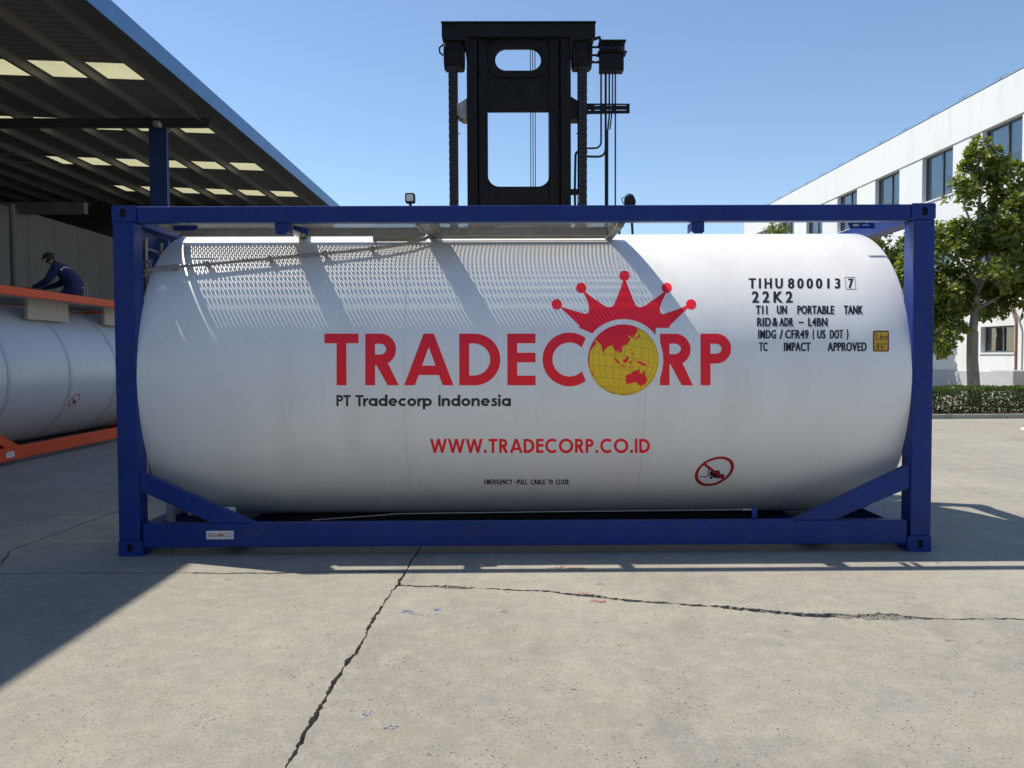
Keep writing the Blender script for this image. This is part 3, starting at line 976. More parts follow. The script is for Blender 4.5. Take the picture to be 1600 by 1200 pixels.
def letter(art, ch, x0, x1, y0, y1, mi=0):
    w, shapes = glyph(ch)
    sx, sy = (x1 - x0) / w, (y1 - y0) / 100
    for q, (o, hs) in enumerate(shapes):
        t = lambda p: (x0 + p[0] * sx, y0 + p[1] * sy)
        art.poly([t(p) for p in o], [[t(p) for p in h] for h in hs], mi + q)

# company name
for ch, a, b in (('T', 507, 560), ('R', 570.5, 622.7), ('A', 631, 707.7), ('D', 716.8, 780.8), ('E', 791.8, 835.8), ('C', 846.8, 918), ('P', 1093.6, 1141.6)):
    art = Art()
    letter(art, ch, a, b, 521.4, 602)
    art.lay('letter', 'red', shell, to_shell)
Rr = [(1030, 521.6), (1054, 521.6)] + arc(1054, 546, 24, 24.4, -90, 62, 18) + [(1081.5, 602), (1064, 602), (1046.5, 569), (1045, 569), (1045, 602), (1030, 602), (1030, 592), (1033, 581), (1035.4, 568), (1035, 553), (1030.5, 534)]
art = Art()
art.poly(Rr, [[(1045, 537), (1052, 537)] + arc(1053, 545.2, 10, 8.2, -90, 90, 10) + [(1045, 553.4)]])
art.lay('letter', 'red', shell, to_shell)

# crown
zc = lambda x, y: (840 + x * 0.2, 410 + y * 0.2)
art = Art()
cr = [(165, 343), (260, 372), (350, 399), (375, 403), (390, 396), (398, 378), (397, 350), (385, 300), (350, 232), (362, 226), (430, 280), (520, 340), (535, 347), (555, 350), (575, 347), (590, 333),
      (610, 290), (640, 215), (666, 140), (684, 140), (715, 220), (746, 303), (762, 334), (782, 349), (805, 350), (840, 335), (920, 280), (988, 228), (1002, 236), (965, 310), (951, 358), (951, 388), (961, 402), (980, 404), (1080, 372),
      (1165, 336), (1174, 350), (1100, 425), (1030, 492), (1024, 512), (918, 512), (918, 568)]
a_end = math.degrees(math.atan2(553 - 762, 420 - 665))
cr += [(665 + 319 * math.cos(R_(a)), 762 + 319 * math.sin(R_(a))) for a in np.linspace(-38.5, a_end, 26)][1:] + [(325, 513), (320, 492)]
art.poly([zc(*p) for p in cr])
for x, y in ((145, 328), (337, 200), (675, 105), (1005, 200), (1195, 328)):
    c_ = zc(x, y)
    art.poly(circle(c_[0], c_[1], 8.0, 24))
art.lay('crown_emblem', 'red', shell, to_shell)

# globe: disc, graticule, land
GC, GR = zc(665, 762), 55.4
art = Art()
art.poly(circle(GC[0], GC[1], GR, 72), mi=0)
def sph(lat, lon):
    la, lo = R_(lat), R_(lon)
    x, y, z = math.cos(la) * math.sin(lo), math.sin(la), math.cos(la) * math.cos(lo)
    t = R_(-6)
    y, z = y * math.cos(t) - z * math.sin(t), y * math.sin(t) + z * math.cos(t)
    q = R_(-9)
    x, y = x * math.cos(q) - y * math.sin(q), x * math.sin(q) + y * math.cos(q)
    return (GC[0] + x * GR * 0.995, GC[1] - y * GR * 0.995, z)
def hair_line(pts, w=0.19):
    run = []
    for p in pts + [None]:
        if p is None or p[2] < 0.03:
            for a, b in zip(run[:-1], run[1:]):
                dx, dy = b[0] - a[0], b[1] - a[1]
                l = math.hypot(dx, dy)
                if l > 1e-6:
                    nx, ny = -dy / l * w, dx / l * w
                    art.raw([(a[0] + nx, a[1] + ny), (b[0] + nx, b[1] + ny), (b[0] - nx, b[1] - ny), (a[0] - nx, a[1] - ny)], [(0, 1, 2, 3)], 1)
            run = []
        else:
            run.append(p)
for lat in range(-80, 81, 20):
    hair_line([sph(lat, lo) for lo in range(-96, 97, 6)])
for lon in range(-90, 91, 15):
    hair_line([sph(la, lon) for la in range(-84, 85, 6)])
def land(pts):
    out = []
    for p in pts:
        x, y = zc(*p)
        d = math.hypot(x - GC[0], y - GC[1])
        k = min(1.0, (GR - 0.1) / d) if d else 1
        out.append((GC[0] + (x - GC[0]) * k, GC[1] + (y - GC[1]) * k))
    art.poly(out, mi=2)
land([(768, 503)] + [(665 + 277 * math.cos(R_(a)), 762 + 277 * math.sin(R_(a))) for a in np.linspace(-69, -184, 26)] +
     [(395, 740), (402, 705), (412, 688), (425, 668), (440, 650), (455, 634), (443, 616), (450, 602), (462, 618), (478, 632), (492, 640), (497, 665), (503, 708), (512, 704), (520, 682), (538, 664),
      (560, 652), (578, 646), (586, 668), (600, 692), (612, 706), (616, 690), (625, 690), (636, 708), (648, 708), (658, 690), (650, 668), (660, 652), (690, 645), (712, 618), (720, 596), (702, 578), (708, 568),
      (730, 590), (742, 588), (735, 570), (752, 572), (770, 548), (776, 522)])
land([(680, 885), (700, 876), (720, 872), (735, 856), (752, 846), (766, 850), (772, 838), (788, 836), (796, 848), (788, 862), (806, 872), (814, 866), (818, 846), (825, 838), (834, 876), (848, 900), (850, 920), (842, 940), (822, 956), (800, 964), (782, 956), (772, 944), (752, 936), (722, 944), (690, 952), (684, 930)])
for p in ([(588, 738), (600, 744), (622, 764), (640, 786), (634, 797), (612, 778), (598, 758)], [(640, 800), (664, 804), (690, 811), (690, 818), (660, 813), (642, 808)],
          [(658, 766), (676, 756), (690, 738), (702, 730), (708, 748), (698, 770), (692, 784), (672, 784)], [(712, 770), (736, 764), (736, 770), (722, 775), (732, 790), (724, 792), (718, 782), (714, 794), (709, 790)],
          [(762, 768), (776, 768), (790, 776), (814, 780), (838, 796), (856, 816), (840, 808), (816, 808), (800, 796), (780, 786)], [(714, 672), (722, 678), (726, 694), (720, 694)], [(724, 704), (738, 712), (744, 726), (730, 722)],
          [(752, 594), (776, 584), (788, 560), (794, 566), (788, 588), (762, 602)], [(732, 572), (742, 578), (744, 592), (734, 586)], [(510, 716), (520, 716), (518, 730), (511, 728)], [(652, 660), (664, 658), (662, 668), (654, 668)],
          [(700, 818), (720, 816), (720, 822), (702, 824)], [(728, 820), (746, 812), (748, 816), (732, 826)], [(856, 796), (872, 786), (874, 790), (860, 800)], [(866, 812), (880, 822), (878, 826), (864, 816)],
          [(794, 972), (806, 970), (802, 980)], [(416, 838), (424, 850), (434, 888), (426, 888), (416, 860)], [(750, 760), (756, 758), (758, 772), (752, 772)],
          [(390, 720), (399, 716), (396, 770), (400, 815), (394, 810), (389, 770)]):
    land(p)
art.lay('globe_emblem', ['globe_yellow', 'olive', 'red'], shell, to_shell)

# company line, web address, notes
art = Art()
for word, xa, xb in (('PT', 525.6, 548), ('Tradecorp', 555, 674), ('Indonesia', 684, 797)):
    adv = [glyph(c)[0] for c in word]
    kern = [(-4 if c == 'T' else (2 if c in 'Pr' else 8)) for c in word]
    sc = (xb - xa) / (sum(adv) + sum(kern[:-1]))
    for c, a, g in zip(word, adv, kern):
        letter(art, c, xa, xa + a * sc, 617.2, 634.6)
        xa += (a + g) * sc
art.lay('company_lettering', ['charcoal'] * 2, shell, to_shell)['kind'] = 'stuff'
art = Art()
xw = 671.0
url = 'WWW.TRADECORP.CO.ID'
adv = [glyph(c)[0] for c in url]
gaps = [6 if c in 'WA' else 12 for c in url]
tot = sum(adv) + sum(gaps[:-1])
sc = (1014 - 671) / tot
for c, a, g in zip(url, adv, gaps):
    letter(art, c, xw, xw + a * sc, 685.5, 707.5)
    xw += (a + g) * sc
art.lay('web_lettering', 'red', shell, to_shell)['kind'] = 'stuff'
art = Art()
for wd, a, b in (('EMERGENCY', 755, 799), ('-', 801.5, 804.5), ('PULL', 806, 822), ('CABLE', 827, 850), ('TO', 854, 862), ('CLOSE', 866, 887)):
    if wd == '-':
        art.poly([(a, 752.2), (b, 752.2), (b, 753.6), (a, 753.6)])
    else:
        art.text(wd, a, b, 748.8, 756.4, spacing=1.25, offset=0.015, bold=0.28)
art.lay('emergency_lettering', ['ink'] * 3, shell, to_shell)['kind'] = 'stuff'
rows = [
    ('TIHU', 1169, 1222.6, 435, 451, 1.5), ('800013', 1230.4, 1312.6, 435, 451, 1.5), ('7', 1325, 1333, 435.5, 450.5, 1),
    ('22K2', 1174, 1238, 455.3, 473, 1.5),
    ('T11', 1180, 1198.6, 477.6, 491, 1.1), ('UN', 1213, 1229, 477.6, 491, 1.1), ('PORTABLE', 1245, 1303, 477.6, 491, 1.1), ('TANK', 1318, 1348, 477.6, 491, 1.1),
    ('RID', 1182, 1204, 496.5, 510, 1.1), ('&', 1206, 1215, 496.5, 510, 1), ('ADR', 1217, 1239, 496.5, 510, 1.1), ('L4BN', 1262, 1292.5, 496.5, 510, 1.1),
    ('IMDG', 1183.6, 1212, 515.5, 529.5, 1.1), ('/', 1217, 1223, 515, 530, 1), ('CFR49', 1226, 1263, 515.5, 529.5, 1.1), ('(', 1269, 1272, 514.5, 531, 1), ('US', 1276, 1289.5, 515.5, 529.5, 1.1),
    ('DOT', 1296, 1317, 515.5, 529.5, 1.1), (')', 1322, 1325.5, 514.5, 531, 1),
    ('TC', 1185, 1198.6, 535, 549, 1.1), ('IMPACT', 1224, 1266, 535, 549, 1.1), ('APPROVED', 1292.5, 1354, 535, 549, 1.1)]
art = Art()
for body, a, b, c, d, sp in rows:
    art.text(body, a, b, c, d, spacing=sp, offset=0.012, bold=0.5 if d - c < 15 else 0.6)
art.poly([(1247, 502.8), (1255, 502.8), (1255, 505), (1247, 505)])
bx = [(1319.5, 433.2), (1335.5, 433.2), (1337.5, 452.4), (1321.5, 452.4)]
bi = [(1320.2, 433.9), (1334.9, 433.9), (1336.8, 451.7), (1322.2, 451.7)]
art.poly(bx, [bi])
art.lay('container_code_lettering', ['ink'] * 3, shell, to_shell)['kind'] = 'stuff'
# yellow height sticker
art = Art()
art.poly(rrect(1363.6, 1389, 516.6, 549.6, 3, 4), mi=0)
art.poly(rrect(1364.0, 1388.6, 517.0, 549.2, 2.8, 4), [rrect(1365.6, 1387.0, 518.6, 547.6, 2, 4)], mi=1)
art.text('2.6m', 1366.5, 1386.5, 521, 531.5, mi=1, offset=0.0)
art.text("8'6\"", 1369, 1384, 536, 546, mi=1, offset=0.0)
art.lay('height_sticker', ['sticker_yellow', 'ink'], shell, to_shell)

# no-forklift sign
def no_forklift(cx, cy, k):
    art = Art()
    def E_(sc, n=48):
        return [(cx + k * sc * (404 * math.cos(2 * math.pi * i / n) + 75 * math.sin(2 * math.pi * i / n)),
                 cy + k * sc * (-55 * math.cos(2 * math.pi * i / n) - 302 * math.sin(2 * math.pi * i / n))) for i in range(n)]
    P = lambda x, y: (cx + (x - 727) * k, cy + (y - 612) * k)
    art.poly(E_(0.97), mi=0)
    for q in ([(632, 622), (700, 600), (830, 600), (845, 665), (935, 680), (928, 750), (850, 760), (700, 746), (625, 738)], [(615, 490), (632, 520), (600, 718), (575, 718)], [(415, 716), (578, 714), (578, 732), (415, 730)],
              [(655 + 32 * math.cos(a), 745 + 28 * math.sin(a)) for a in np.linspace(0, 6.28, 17)[:-1]]):
        art.poly([P(*z) for z in q], mi=1)
    art.poly([P(655 + 40 * math.cos(a), 742 + 36 * math.sin(a)) for a in np.linspace(0, 6.28, 21)[:-1]], [[P(655 + 32 * math.cos(a), 744 + 28 * math.sin(a)) for a in np.linspace(0, 6.28, 21)[:-1]]], mi=2)
    art.poly([P(478, 468), (P(518, 428)), P(968, 770), P(930, 812)], mi=3)
    art.poly(E_(1.0), [E_(0.835)], mi=3)
    return art
no_forklift(1060 + 727 * .075, 690 + 612 * .075, 0.075).lay('no_forklift_sign', ['sticker_white', 'ink', 'sticker_white', 'dark_red'], shell, to_shell, step=3.0)

# maker's plate sticker on the bottom rail, flat
def flat_fn(x0, z1, sc, y):
    return lambda u, v, l=0: Vector((x0 + u * sc, y - 0.0012 - 0.0005 * l, z1 - v * sc))
art = Art()
art.poly([(0, 0), (101, 0), (101, 31), (0, 31)], mi=0)
art.text('SINGAMAS', 4, 74, 7, 24, mi=1, spacing=1.0, offset=0.01)
for i, (a, b, c, d) in enumerate(((79, 84, 5, 12), (86, 97, 5, 8), (79, 90, 14, 17), (92, 97, 11, 20), (79, 83, 19, 26), (85, 95, 22, 26), (86, 89, 10, 12), (85, 90, 19, 20.5))):
    art.poly([(a, c), (b, c), (b, d), (a, d)], mi=2)
art.lay('maker_sticker', ['sticker_white', 'dark_red', 'sticker_grey'], tc, flat_fn(-2.378, 0.187, 0.002, 0.0055), step=50)

# ---- the orange framed tank under the shed roof (built along X, then turned)
ot = thing('tank_container', (0, 0, 0), 'grey white tank container in an orange frame parked under the shed roof', 'tank container')
H2, R2_, AZ2 = 2.47, 1.10, 1.20
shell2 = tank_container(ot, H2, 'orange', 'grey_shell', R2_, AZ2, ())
for x in (-2.05, -0.42, 1.15, 2.3):
    MB().lathe([(R2_ + 0.001, x - 0.045), (R2_ + 0.010, x - 0.04), (R2_ + 0.010, x + 0.04), (R2_ + 0.001, x + 0.045)], 96, 'x', (0, AY, AZ2)).build('cladding_band', 'band_grey', ot, smooth=True)
for a, b in ((-1.05, 0.12), (1.35, 2.3), (-2.6, -1.9)):
    box('pale_gap_block', 'cream', ot, a, b, 0.42, 0.47, 2.06, 2.372)  # added pale blocks stand in for the bright wall showing through the gap
mesh_panel(ot, -2.8, 2.8, 0.30, 1.55, 2.385)
mb = MB()
mb.box(-2.85, 2.85, 0.28, 0.31, 2.36, 2.384)
mb.box(-2.85, 2.85, 1.55, 1.58, 2.36, 2.384)
mb.build('walkway_frame', 'galv', ot)
mb = MB().lathe([(0.0, 2.66), (0.16, 2.65), (0.27, 2.60), (0.30, 2.52), (0.30, 2.40)], 32, 'z', (-0.85, 1.35, 0))
mb.build('manlid', 'galv', ot, smooth=True)
mb = MB()
ring = [(1.36 + 0.0, 0.75 + 0.11 * math.cos(a), 2.68 + 0.13 * math.sin(a)) for a in np.linspace(0, 2 * math.pi, 25)]
ring = [(1.36 + 0.06 * math.cos(a), 0.75, 2.66 + 0.15 * math.sin(a)) for a in np.linspace(0, 2 * math.pi, 25)]
mb.tube(ring, 0.009, 8, caps=False)
mb.tube([(1.36, 0.75, 2.39), (1.36, 0.75, 2.52)], 0.010, 8)
mb.tube([(1.20, 0.75, 2.72), (1.30, 0.75, 2.72)], 0.008, 8)
mb.build('valve_handle', 'steel', ot, smooth=True)
# its own small no-forklift sign
def small_sign_fn(xc, zc_, sc):
    th0 = math.asin((zc_ - AZ2) / R2_)
    def f(u, v, l=0):
        th = th0 - v * sc / R2_
        r = R2_ + 0.003 + 0.0006 * l
        return Vector((xc + u * sc, AY - r * math.cos(th), AZ2 + r * math.sin(th)))
    return f
no_forklift(0, 0, 1.0).lay('no_forklift_sign', ['grey_shell', 'ink', 'grey_shell', 'dark_red'], shell2, small_sign_fn(-0.18, 0.78, 0.00036), step=40)
art = Art()
art.poly(rrect(0, 100, 0, 42, 8), mi=0)
art.poly([(12, 10), (88, 10), (88, 16), (12, 16)], mi=1)
art.poly([(12, 24), (70, 24), (70, 30), (12, 30)], mi=1)
art.lay('rail_sticker', ['sticker_white', 'sticker_grey'], ot, flat_fn(-2.36, 0.185, 0.0019, 0.0055), step=50)
ot.rotation_euler = (0, 0, math.pi / 2)
ot.location = (-6.96, 7.52, 0)

# ================================================================== FORKLIFT BEHIND THE CONTAINER
fk = thing('forklift', (0, 5.6, 0), 'large black forklift mast rising behind the white tank container', 'forklift')
FY = 3.3
def fbox(name, x0, x1, y0, y1, z0, z1, mat='black', bevel=0.0, parent=None):
    return box(name, mat, parent or fk, x0, x1, y0, y1, z0, z1, bevel)
# uprights: outer and inner channel on each side
for s_, a, m_, b in ((-1, -0.574, -0.453, -0.343), (1, 0.599, 0.483, 0.358)):
    fbox('outer_channel', min(a, m_), max(a, m_) - 0.004 * (1 if s_ < 0 else 0), FY, FY + 0.32, 0.35, 5.05, bevel=0.006)
    xa, xb = sorted((m_ + 0.008 * (1 if s_ < 0 else -1), b))
    fbox('inner_channel', xa, xb, FY + 0.035, FY + 0.29, 0.35, 5.049, bevel=0.006)
fbox('mast_web', -0.56, -0.345, FY + 0.295, FY + 0.315, 0.35, 5.04)
fbox('mast_web', 0.360, 0.585, FY + 0.295, FY + 0.315, 0.35, 5.04)
# head plate
MB().prism([(-0.85, 5.05), (-0.80, 5.02), (-0.60, 5.01), (-0.575, 4.80), (-0.56, 4.80), (-0.56, 5.05), (0.585, 5.05), (0.585, 4.80), (0.60, 4.80), (0.625, 5.01), (0.83, 5.02), (0.872, 5.05), (0.872, 5.195), (-0.85, 5.20)],
           FY - 0.03, FY + 0.36).build('mast_head', 'black', fk, bevel=0.005)
fbox('head_flange', -0.855, 0.877, FY - 0.05, FY + 0.38, 5.1965, 5.212)
# cross plate with the oval cut-out
MB().prism([(-0.342, 4.242), (0.357, 4.242), (0.357, 5.049), (-0.342, 5.049)], FY + 0.06, FY + 0.10, [rrect(-0.253, 0.266, 4.70, 4.948, 0.1235, 8)]).build('upper_cross_plate', 'black', fk)
lowp = [(-0.342, 1.0), (0.357, 1.0), (0.357, 3.53)] + [(0.357 - 0.13 * (1 - math.cos(R_(t))), 3.53 - 0.13 * math.sin(R_(t))) for t in range(15, 91, 15)] + \
       [(-0.342 + 0.13 * (1 - math.cos(R_(t))), 3.53 - 0.13 * math.sin(R_(t))) for t in range(90, 14, -15)] + [(-0.342, 3.53)]
MB().prism(lowp, FY + 0.06, FY + 0.10).build('lower_cross_plate', 'black', fk)
# collar ring round the cut-out
MB().prism(rrect(-0.335, 0.35, 4.62, 5.045, 0.17, 8), FY + 0.035, FY + 0.0595, [rrect(-0.258, 0.271, 4.695, 4.953, 0.128, 8)]).build('cutout_collar', 'black', fk)
# lift cylinders with chain sheaves and leaf chains
for s_, x0, x1, cx in ((-1, -0.837, -0.598, -0.732), (1, 0.617, 0.846, 0.735)):
    fbox('sheave_block', x0 + 0.01, x1 - 0.01, FY + 0.02, FY + 0.24, 4.735, 5.03, bevel=0.02)
    MB().lathe([(0.02, x0), (0.155, x0 + 0.005), (0.155, x0 + 0.03), (0.12, x0 + 0.04), (0.12, x1 - 0.04), (0.155, x1 - 0.03), (0.155, x1 - 0.005), (0.02, x1)], 28, 'x', (0, FY + 0.13, 4.89)).build('chain_sheave', 'black', fk, smooth=True)
    MB().tube([(x0 - 0.005, FY + 0.05, 4.99), (x0 - 0.045, FY + 0.04, 4.95), (x0 - 0.04, FY + 0.04, 4.90), (x0 - 0.005, FY + 0.05, 4.87)] if s_ < 0 else
              [(x1 + 0.0, FY + 0.05, 4.80), (x1 + 0.04, FY + 0.05, 4.79), (x1 + 0.07, FY + 0.05, 4.80)], 0.011, 8).build('hose_stub', 'rubber', fk, smooth=True)
    mb = MB()
    z = 4.73
    i = 0
    while z > 1.2:
        wv = 0.049 - 0.008 * (4.73 - z) / 3.5
        wv = wv if i % 2 == 0 else wv - 0.003
        for k, off in enumerate((-0.75, -0.25, 0.25, 0.75)):
            mb.box(cx + off * wv - wv * 0.235, cx + off * wv + wv * 0.235, FY - 0.01 + 0.006 * (k % 2), FY + 0.035, z - 0.038, z)
        z -= 0.042
        i += 1
    ch = mb.build('leaf_chain', 'rubber', fk)
    MB().tube([(cx, FY + 0.16, 0.5), (cx, FY + 0.16, 4.74)], 0.05, 16).build('lift_cylinder', 'black', fk, smooth=True)
# side brackets
MB().prism([(-0.575, 4.39), (-0.61, 4.37), (-0.685, 4.33), (-0.685, 4.20), (-0.62, 4.16), (-0.575, 4.16)], FY + 0.04, FY + 0.26).build('mast_bracket', 'steel', fk, bevel=0.006)
MB().prism([(0.60, 4.41), (0.68, 4.36), (0.70, 4.16), (0.60, 4.16)], FY + 0.04, FY + 0.26).build('mast_bracket', 'black', fk, bevel=0.006)
# slotted arm and hose reel on the right
slots = [rrect(0.87, 0.935, 4.305, 4.316, 0.005, 3), rrect(0.99, 1.08, 4.305, 4.316, 0.005, 3), rrect(1.115, 1.235, 4.305, 4.316, 0.005, 3),
         rrect(0.87, 0.935, 4.252, 4.263, 0.005, 3), rrect(0.99, 1.08, 4.252, 4.263, 0.005, 3), rrect(1.115, 1.235, 4.252, 4.263, 0.005, 3), rrect(0.80, 0.83, 4.25, 4.262, 0.004, 3)]
MB().prism([(0.70, 4.332), (1.27, 4.328), (1.27, 4.222), (0.70, 4.212)], FY + 0.05, FY + 0.07, slots).build('hose_guide_arm', 'black', fk)
for a, b, c, d, e, f in ((0.93, 1.20, FY + .02, FY + .16, 4.69, 4.885), (0.905, 1.235, FY, FY + .18, 4.89, 4.905), (0.92, 1.225, FY, FY + .18, 5.01, 5.03)):
    fbox('hose_pulley_frame', a, b, c, d, e, f, bevel=0.008)
for x in (0.93, 1.00, 1.06, 1.12, 1.20):
    MB().tube([(x, FY + 0.03, 4.905), (x, FY + 0.03, 5.01)], 0.010, 8).build('pulley_pin', 'black', fk)
MB().lathe([(0.02, 0.94), (0.05, 0.945), (0.05, 1.19), (0.02, 1.195)], 20, 'x', (0, FY + 0.09, 4.955)).build('hose_pulley', 'rubber', fk, smooth=True)
MB().tube([(0.87, FY + 0.08, 5.06), (0.93, FY + 0.08, 5.08), (0.945, FY + 0.08, 5.03)], 0.02, 8).build('pulley_strut', 'black', fk, smooth=True)
for zz in (4.97, 4.88, 4.80):
    MB().tube([(0.83, FY + 0.08, zz), (0.935, FY + 0.08, zz)], 0.013, 8).build('pulley_strut', 'black', fk)
def hose(path, r):
    MB().tube(path, r, 10).build('hydraulic_hose', 'rubber', fk, smooth=True)
def bend(pts, r=0.06, n=5):
    pts = [Vector(p) for p in pts]
    out = [pts[0]]
    for a, b, c in zip(pts[:-2], pts[1:-1], pts[2:]):
        d1, d2 = (a - b).normalized(), (c - b).normalized()
        for k in range(n + 1):
            t = k / n
            out.append((b + d1 * r) * (1 - t) ** 2 + b * 2 * t * (1 - t) + (b + d2 * r) * t ** 2)
    return out + [pts[-1]]
hose(bend([(0.951, FY + .1, 4.70), (0.951, FY + .1, 3.840), (0.70, FY + .1, 3.838)], 0.08), 0.011)
hose(bend([(1.005, FY + .12, 4.70), (1.005, FY + .12, 3.745), (0.70, FY + .12, 3.755)], 0.10), 0.013)
hose([(1.004, FY + .1, 4.70), (1.004, FY + .1, 2.6)], 0.013)
hose([(1.043, FY + .09, 4.70), (1.043, FY + .09, 4.20), (1.024, FY + .09, 4.02), (1.022, FY + .09, 2.6)], 0.010)
hose([(1.080, FY + .09, 4.70), (1.080, FY + .09, 4.30), (1.05, FY + .09, 4.05)], 0.008)
hose([(1.112, FY + .09, 4.70), (1.112, FY + .09, 2.6)], 0.009)
hose(bend([(0.79, FY + .05, 3.78), (0.655, FY + .05, 3.80), (0.645, FY + .05, 3.3), (0.66, FY + .05, 2.9)], 0.06), 0.014)
hose(bend([(1.16, FY + .1, 2.6), (1.16, FY + .1, 3.04), (1.30, FY + .1, 3.06), (1.34, FY + .1, 2.4)], 0.06), 0.014)
fbox('hose_clamp', 0.60, 0.68, FY + 0.0, FY + 0.06, 3.30, 3.36)
for x in (0.150, 0.177, 0.203):
    MB().tube([(x, FY + 0.20, 2.2), (x, FY + 0.20, 5.0)], 0.0055, 6).build('mast_cable', 'rubber', fk)
MB().box(0.67, 0.69, FY - 0.01, FY + 0.0, 3.2, 3.3).build('chain_tag', 'pipe_red', fk)
# small twigs of wire on the chains
for x in (-0.69, 0.69):
    s_ = 1 if x < 0 else -1
    MB().tube([(x, FY, 3.99), (x + 0.035 * s_, FY, 3.975)], 0.003, 5).tube([(x, FY, 3.96), (x + 0.045 * s_, FY, 3.99)], 0.003, 5).build('wire_end', 'rubber', fk)
# lamp bar and work lights
fbox('lamp_bar', -1.34, -0.62, FY + 0.1, FY + 0.16, 3.06, 3.12)
fbox('lamp_bar', 0.62, 1.36, FY + 0.1, FY + 0.16, 3.06, 3.12)
wl = MB().prism(rrect(-1.286, -1.176, 3.222, 3.332, 0.018, 4), FY + 0.06, FY + 0.14).build('work_light', 'black', fk, bevel=0.004)
MB().prism(rrect(-1.270, -1.192, 3.238, 3.316, 0.012, 4), FY + 0.05, FY + 0.0595).build('lens', 'lamp_glass', wl)
MB().tube([(-1.23, FY + .1, 3.12), (-1.23, FY + .1, 3.225)], 0.016, 8).build('light_foot', 'black', wl)
wl = MB().tube([(1.27, FY + 0.02, 3.20), (1.275, FY + 0.06, 3.22), (1.29, FY + 0.20, 3.285), (1.295, FY + 0.22, 3.29)], [0.055, 0.068, 0.060, 0.03], 20).build('work_light', 'black', fk, smooth=True)
MB().tube([(1.215, FY + .1, 3.28), (1.185, FY + .1, 3.27), (1.20, FY + .1, 3.22), (1.22, FY + .1, 3.20)], 0.006, 6).build('light_handle', 'black', wl)
MB().tube([(1.275, FY + .12, 3.12), (1.275, FY + .12, 3.22)], 0.018, 8).build('light_foot', 'black', wl)
# carriage and the truck body
fbox('carriage_plate', -1.05, 1.05, FY - 0.16, FY - 0.05, 0.45, 1.9, bevel=0.01)
for x in (-0.8, 0.62):
    fbox('fork_shank', x, x + 0.18, FY - 0.26, FY - 0.161, 0.30, 1.5, bevel=0.01)
fbox('chassis', -1.05, 1.05, 3.75, 7.3, 0.55, 1.35, 'yellow_truck', 0.04)
MB().prism([(7.0, 0.45), (8.2, 0.60), (8.35, 1.2), (8.1, 1.75), (7.0, 1.75)], -1.2, 1.2, fn=lambda u, v, w: (w, u, v)).build('counterweight', 'yellow_truck', fk, bevel=0.05)
fbox('bonnet', -0.75, 0.75, 5.7, 6.99, 1.351, 1.72, 'yellow_truck', 0.05)
for x in (-0.72, 0.72):
    for y in (4.25, 5.65):
        MB().tube([(x, y, 1.35), (x * 0.95, y + (0.1 if y < 5 else -0.1), 2.72)], 0.045, 8).build('cab_pillar', 'black', fk)
fbox('cab_roof', -0.76, 0.76, 4.2, 5.7, 2.72, 2.80, 'black', 0.02)
fbox('cab_seat', -0.28, 0.28, 4.9, 5.45, 1.352, 1.75, 'rubber', 0.06)
for x, y, r, w in ((-1.15, 4.1, 0.62, 0.5), (1.15, 4.1, 0.62, 0.5), (-1.0, 7.2, 0.5, 0.4), (1.0, 7.2, 0.5, 0.4)):
    wh = MB().lathe([(0.28, x - w / 2 + .04), (r - .06, x - w / 2), (r, x - w / 2 + .06), (r, x + w / 2 - .06), (r - .06, x + w / 2), (0.28, x + w / 2 - .04)], 32, 'x', (0, y, r)).build('wheel', 'rubber', fk, smooth=True)
    MB().lathe([(0.0, x - w / 2 + .08), (0.2, x - w / 2 + .06), (0.30, x - w / 2 + .03), (0.30, x + w / 2 - .03), (0.2, x + w / 2 - .06), (0.0, x + w / 2 - .08)], 24, 'x', (0, y, r)).build('rim', 'yellow_truck', wh, smooth=True)

# ================================================================== SHED ON THE LEFT
shed = thing('loading_shed', (-13, 10, 0), 'open sided shed with blue fascia, dark underside and rows of yellowish skylights', 'shed')
EX, EZ = -6.77, 7.14
SL_ = 0.037
XB = -20.5
Y0, Y1 = -8.0, 27.6
def rz(x):
    return 7.33 + SL_ * (EX - x)
def corrugated(y0, y1, x0=EX - 0.04, x1=XB):
    """trapezoid sheet, ribs running up the slope"""
    mb = MB()
    pitch = 0.235
    pts = []
    y = y0
    while y < y1 - 1e-6:
        for dy, dz in ((0, 0), (0.115, 0), (0.150, 0.03), (0.200, 0.03)):
            if y + dy <= y1:
                pts.append((y + dy, dz))
        y += pitch
    pts.append((y1, 0))
    n = len(pts)
    vs_ = [(x0, p[0], rz(x0) + p[1]) for p in pts] + [(x1, p[0], rz(x1) + p[1]) for p in pts]
    mb.add(vs_, [(i, i + 1, i + 1 + n, i + n) for i in range(n - 1)])
    return mb
sky_rows = [(-2.3, -1.33), (2.05, 3.02), (6.4, 7.37), (10.75, 11.72), (15.0, 15.97), (19.4, 20.37), (23.75, 24.72)]
XS = -14.15
prev = Y0
for a, b in sky_rows:
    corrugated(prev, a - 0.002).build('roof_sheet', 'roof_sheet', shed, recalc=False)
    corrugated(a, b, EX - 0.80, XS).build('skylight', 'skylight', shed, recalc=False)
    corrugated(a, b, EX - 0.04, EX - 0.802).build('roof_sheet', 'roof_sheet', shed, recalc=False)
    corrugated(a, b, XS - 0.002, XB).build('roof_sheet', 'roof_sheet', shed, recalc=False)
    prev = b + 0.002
corrugated(prev, Y1).build('roof_sheet', 'roof_sheet', shed, recalc=False)
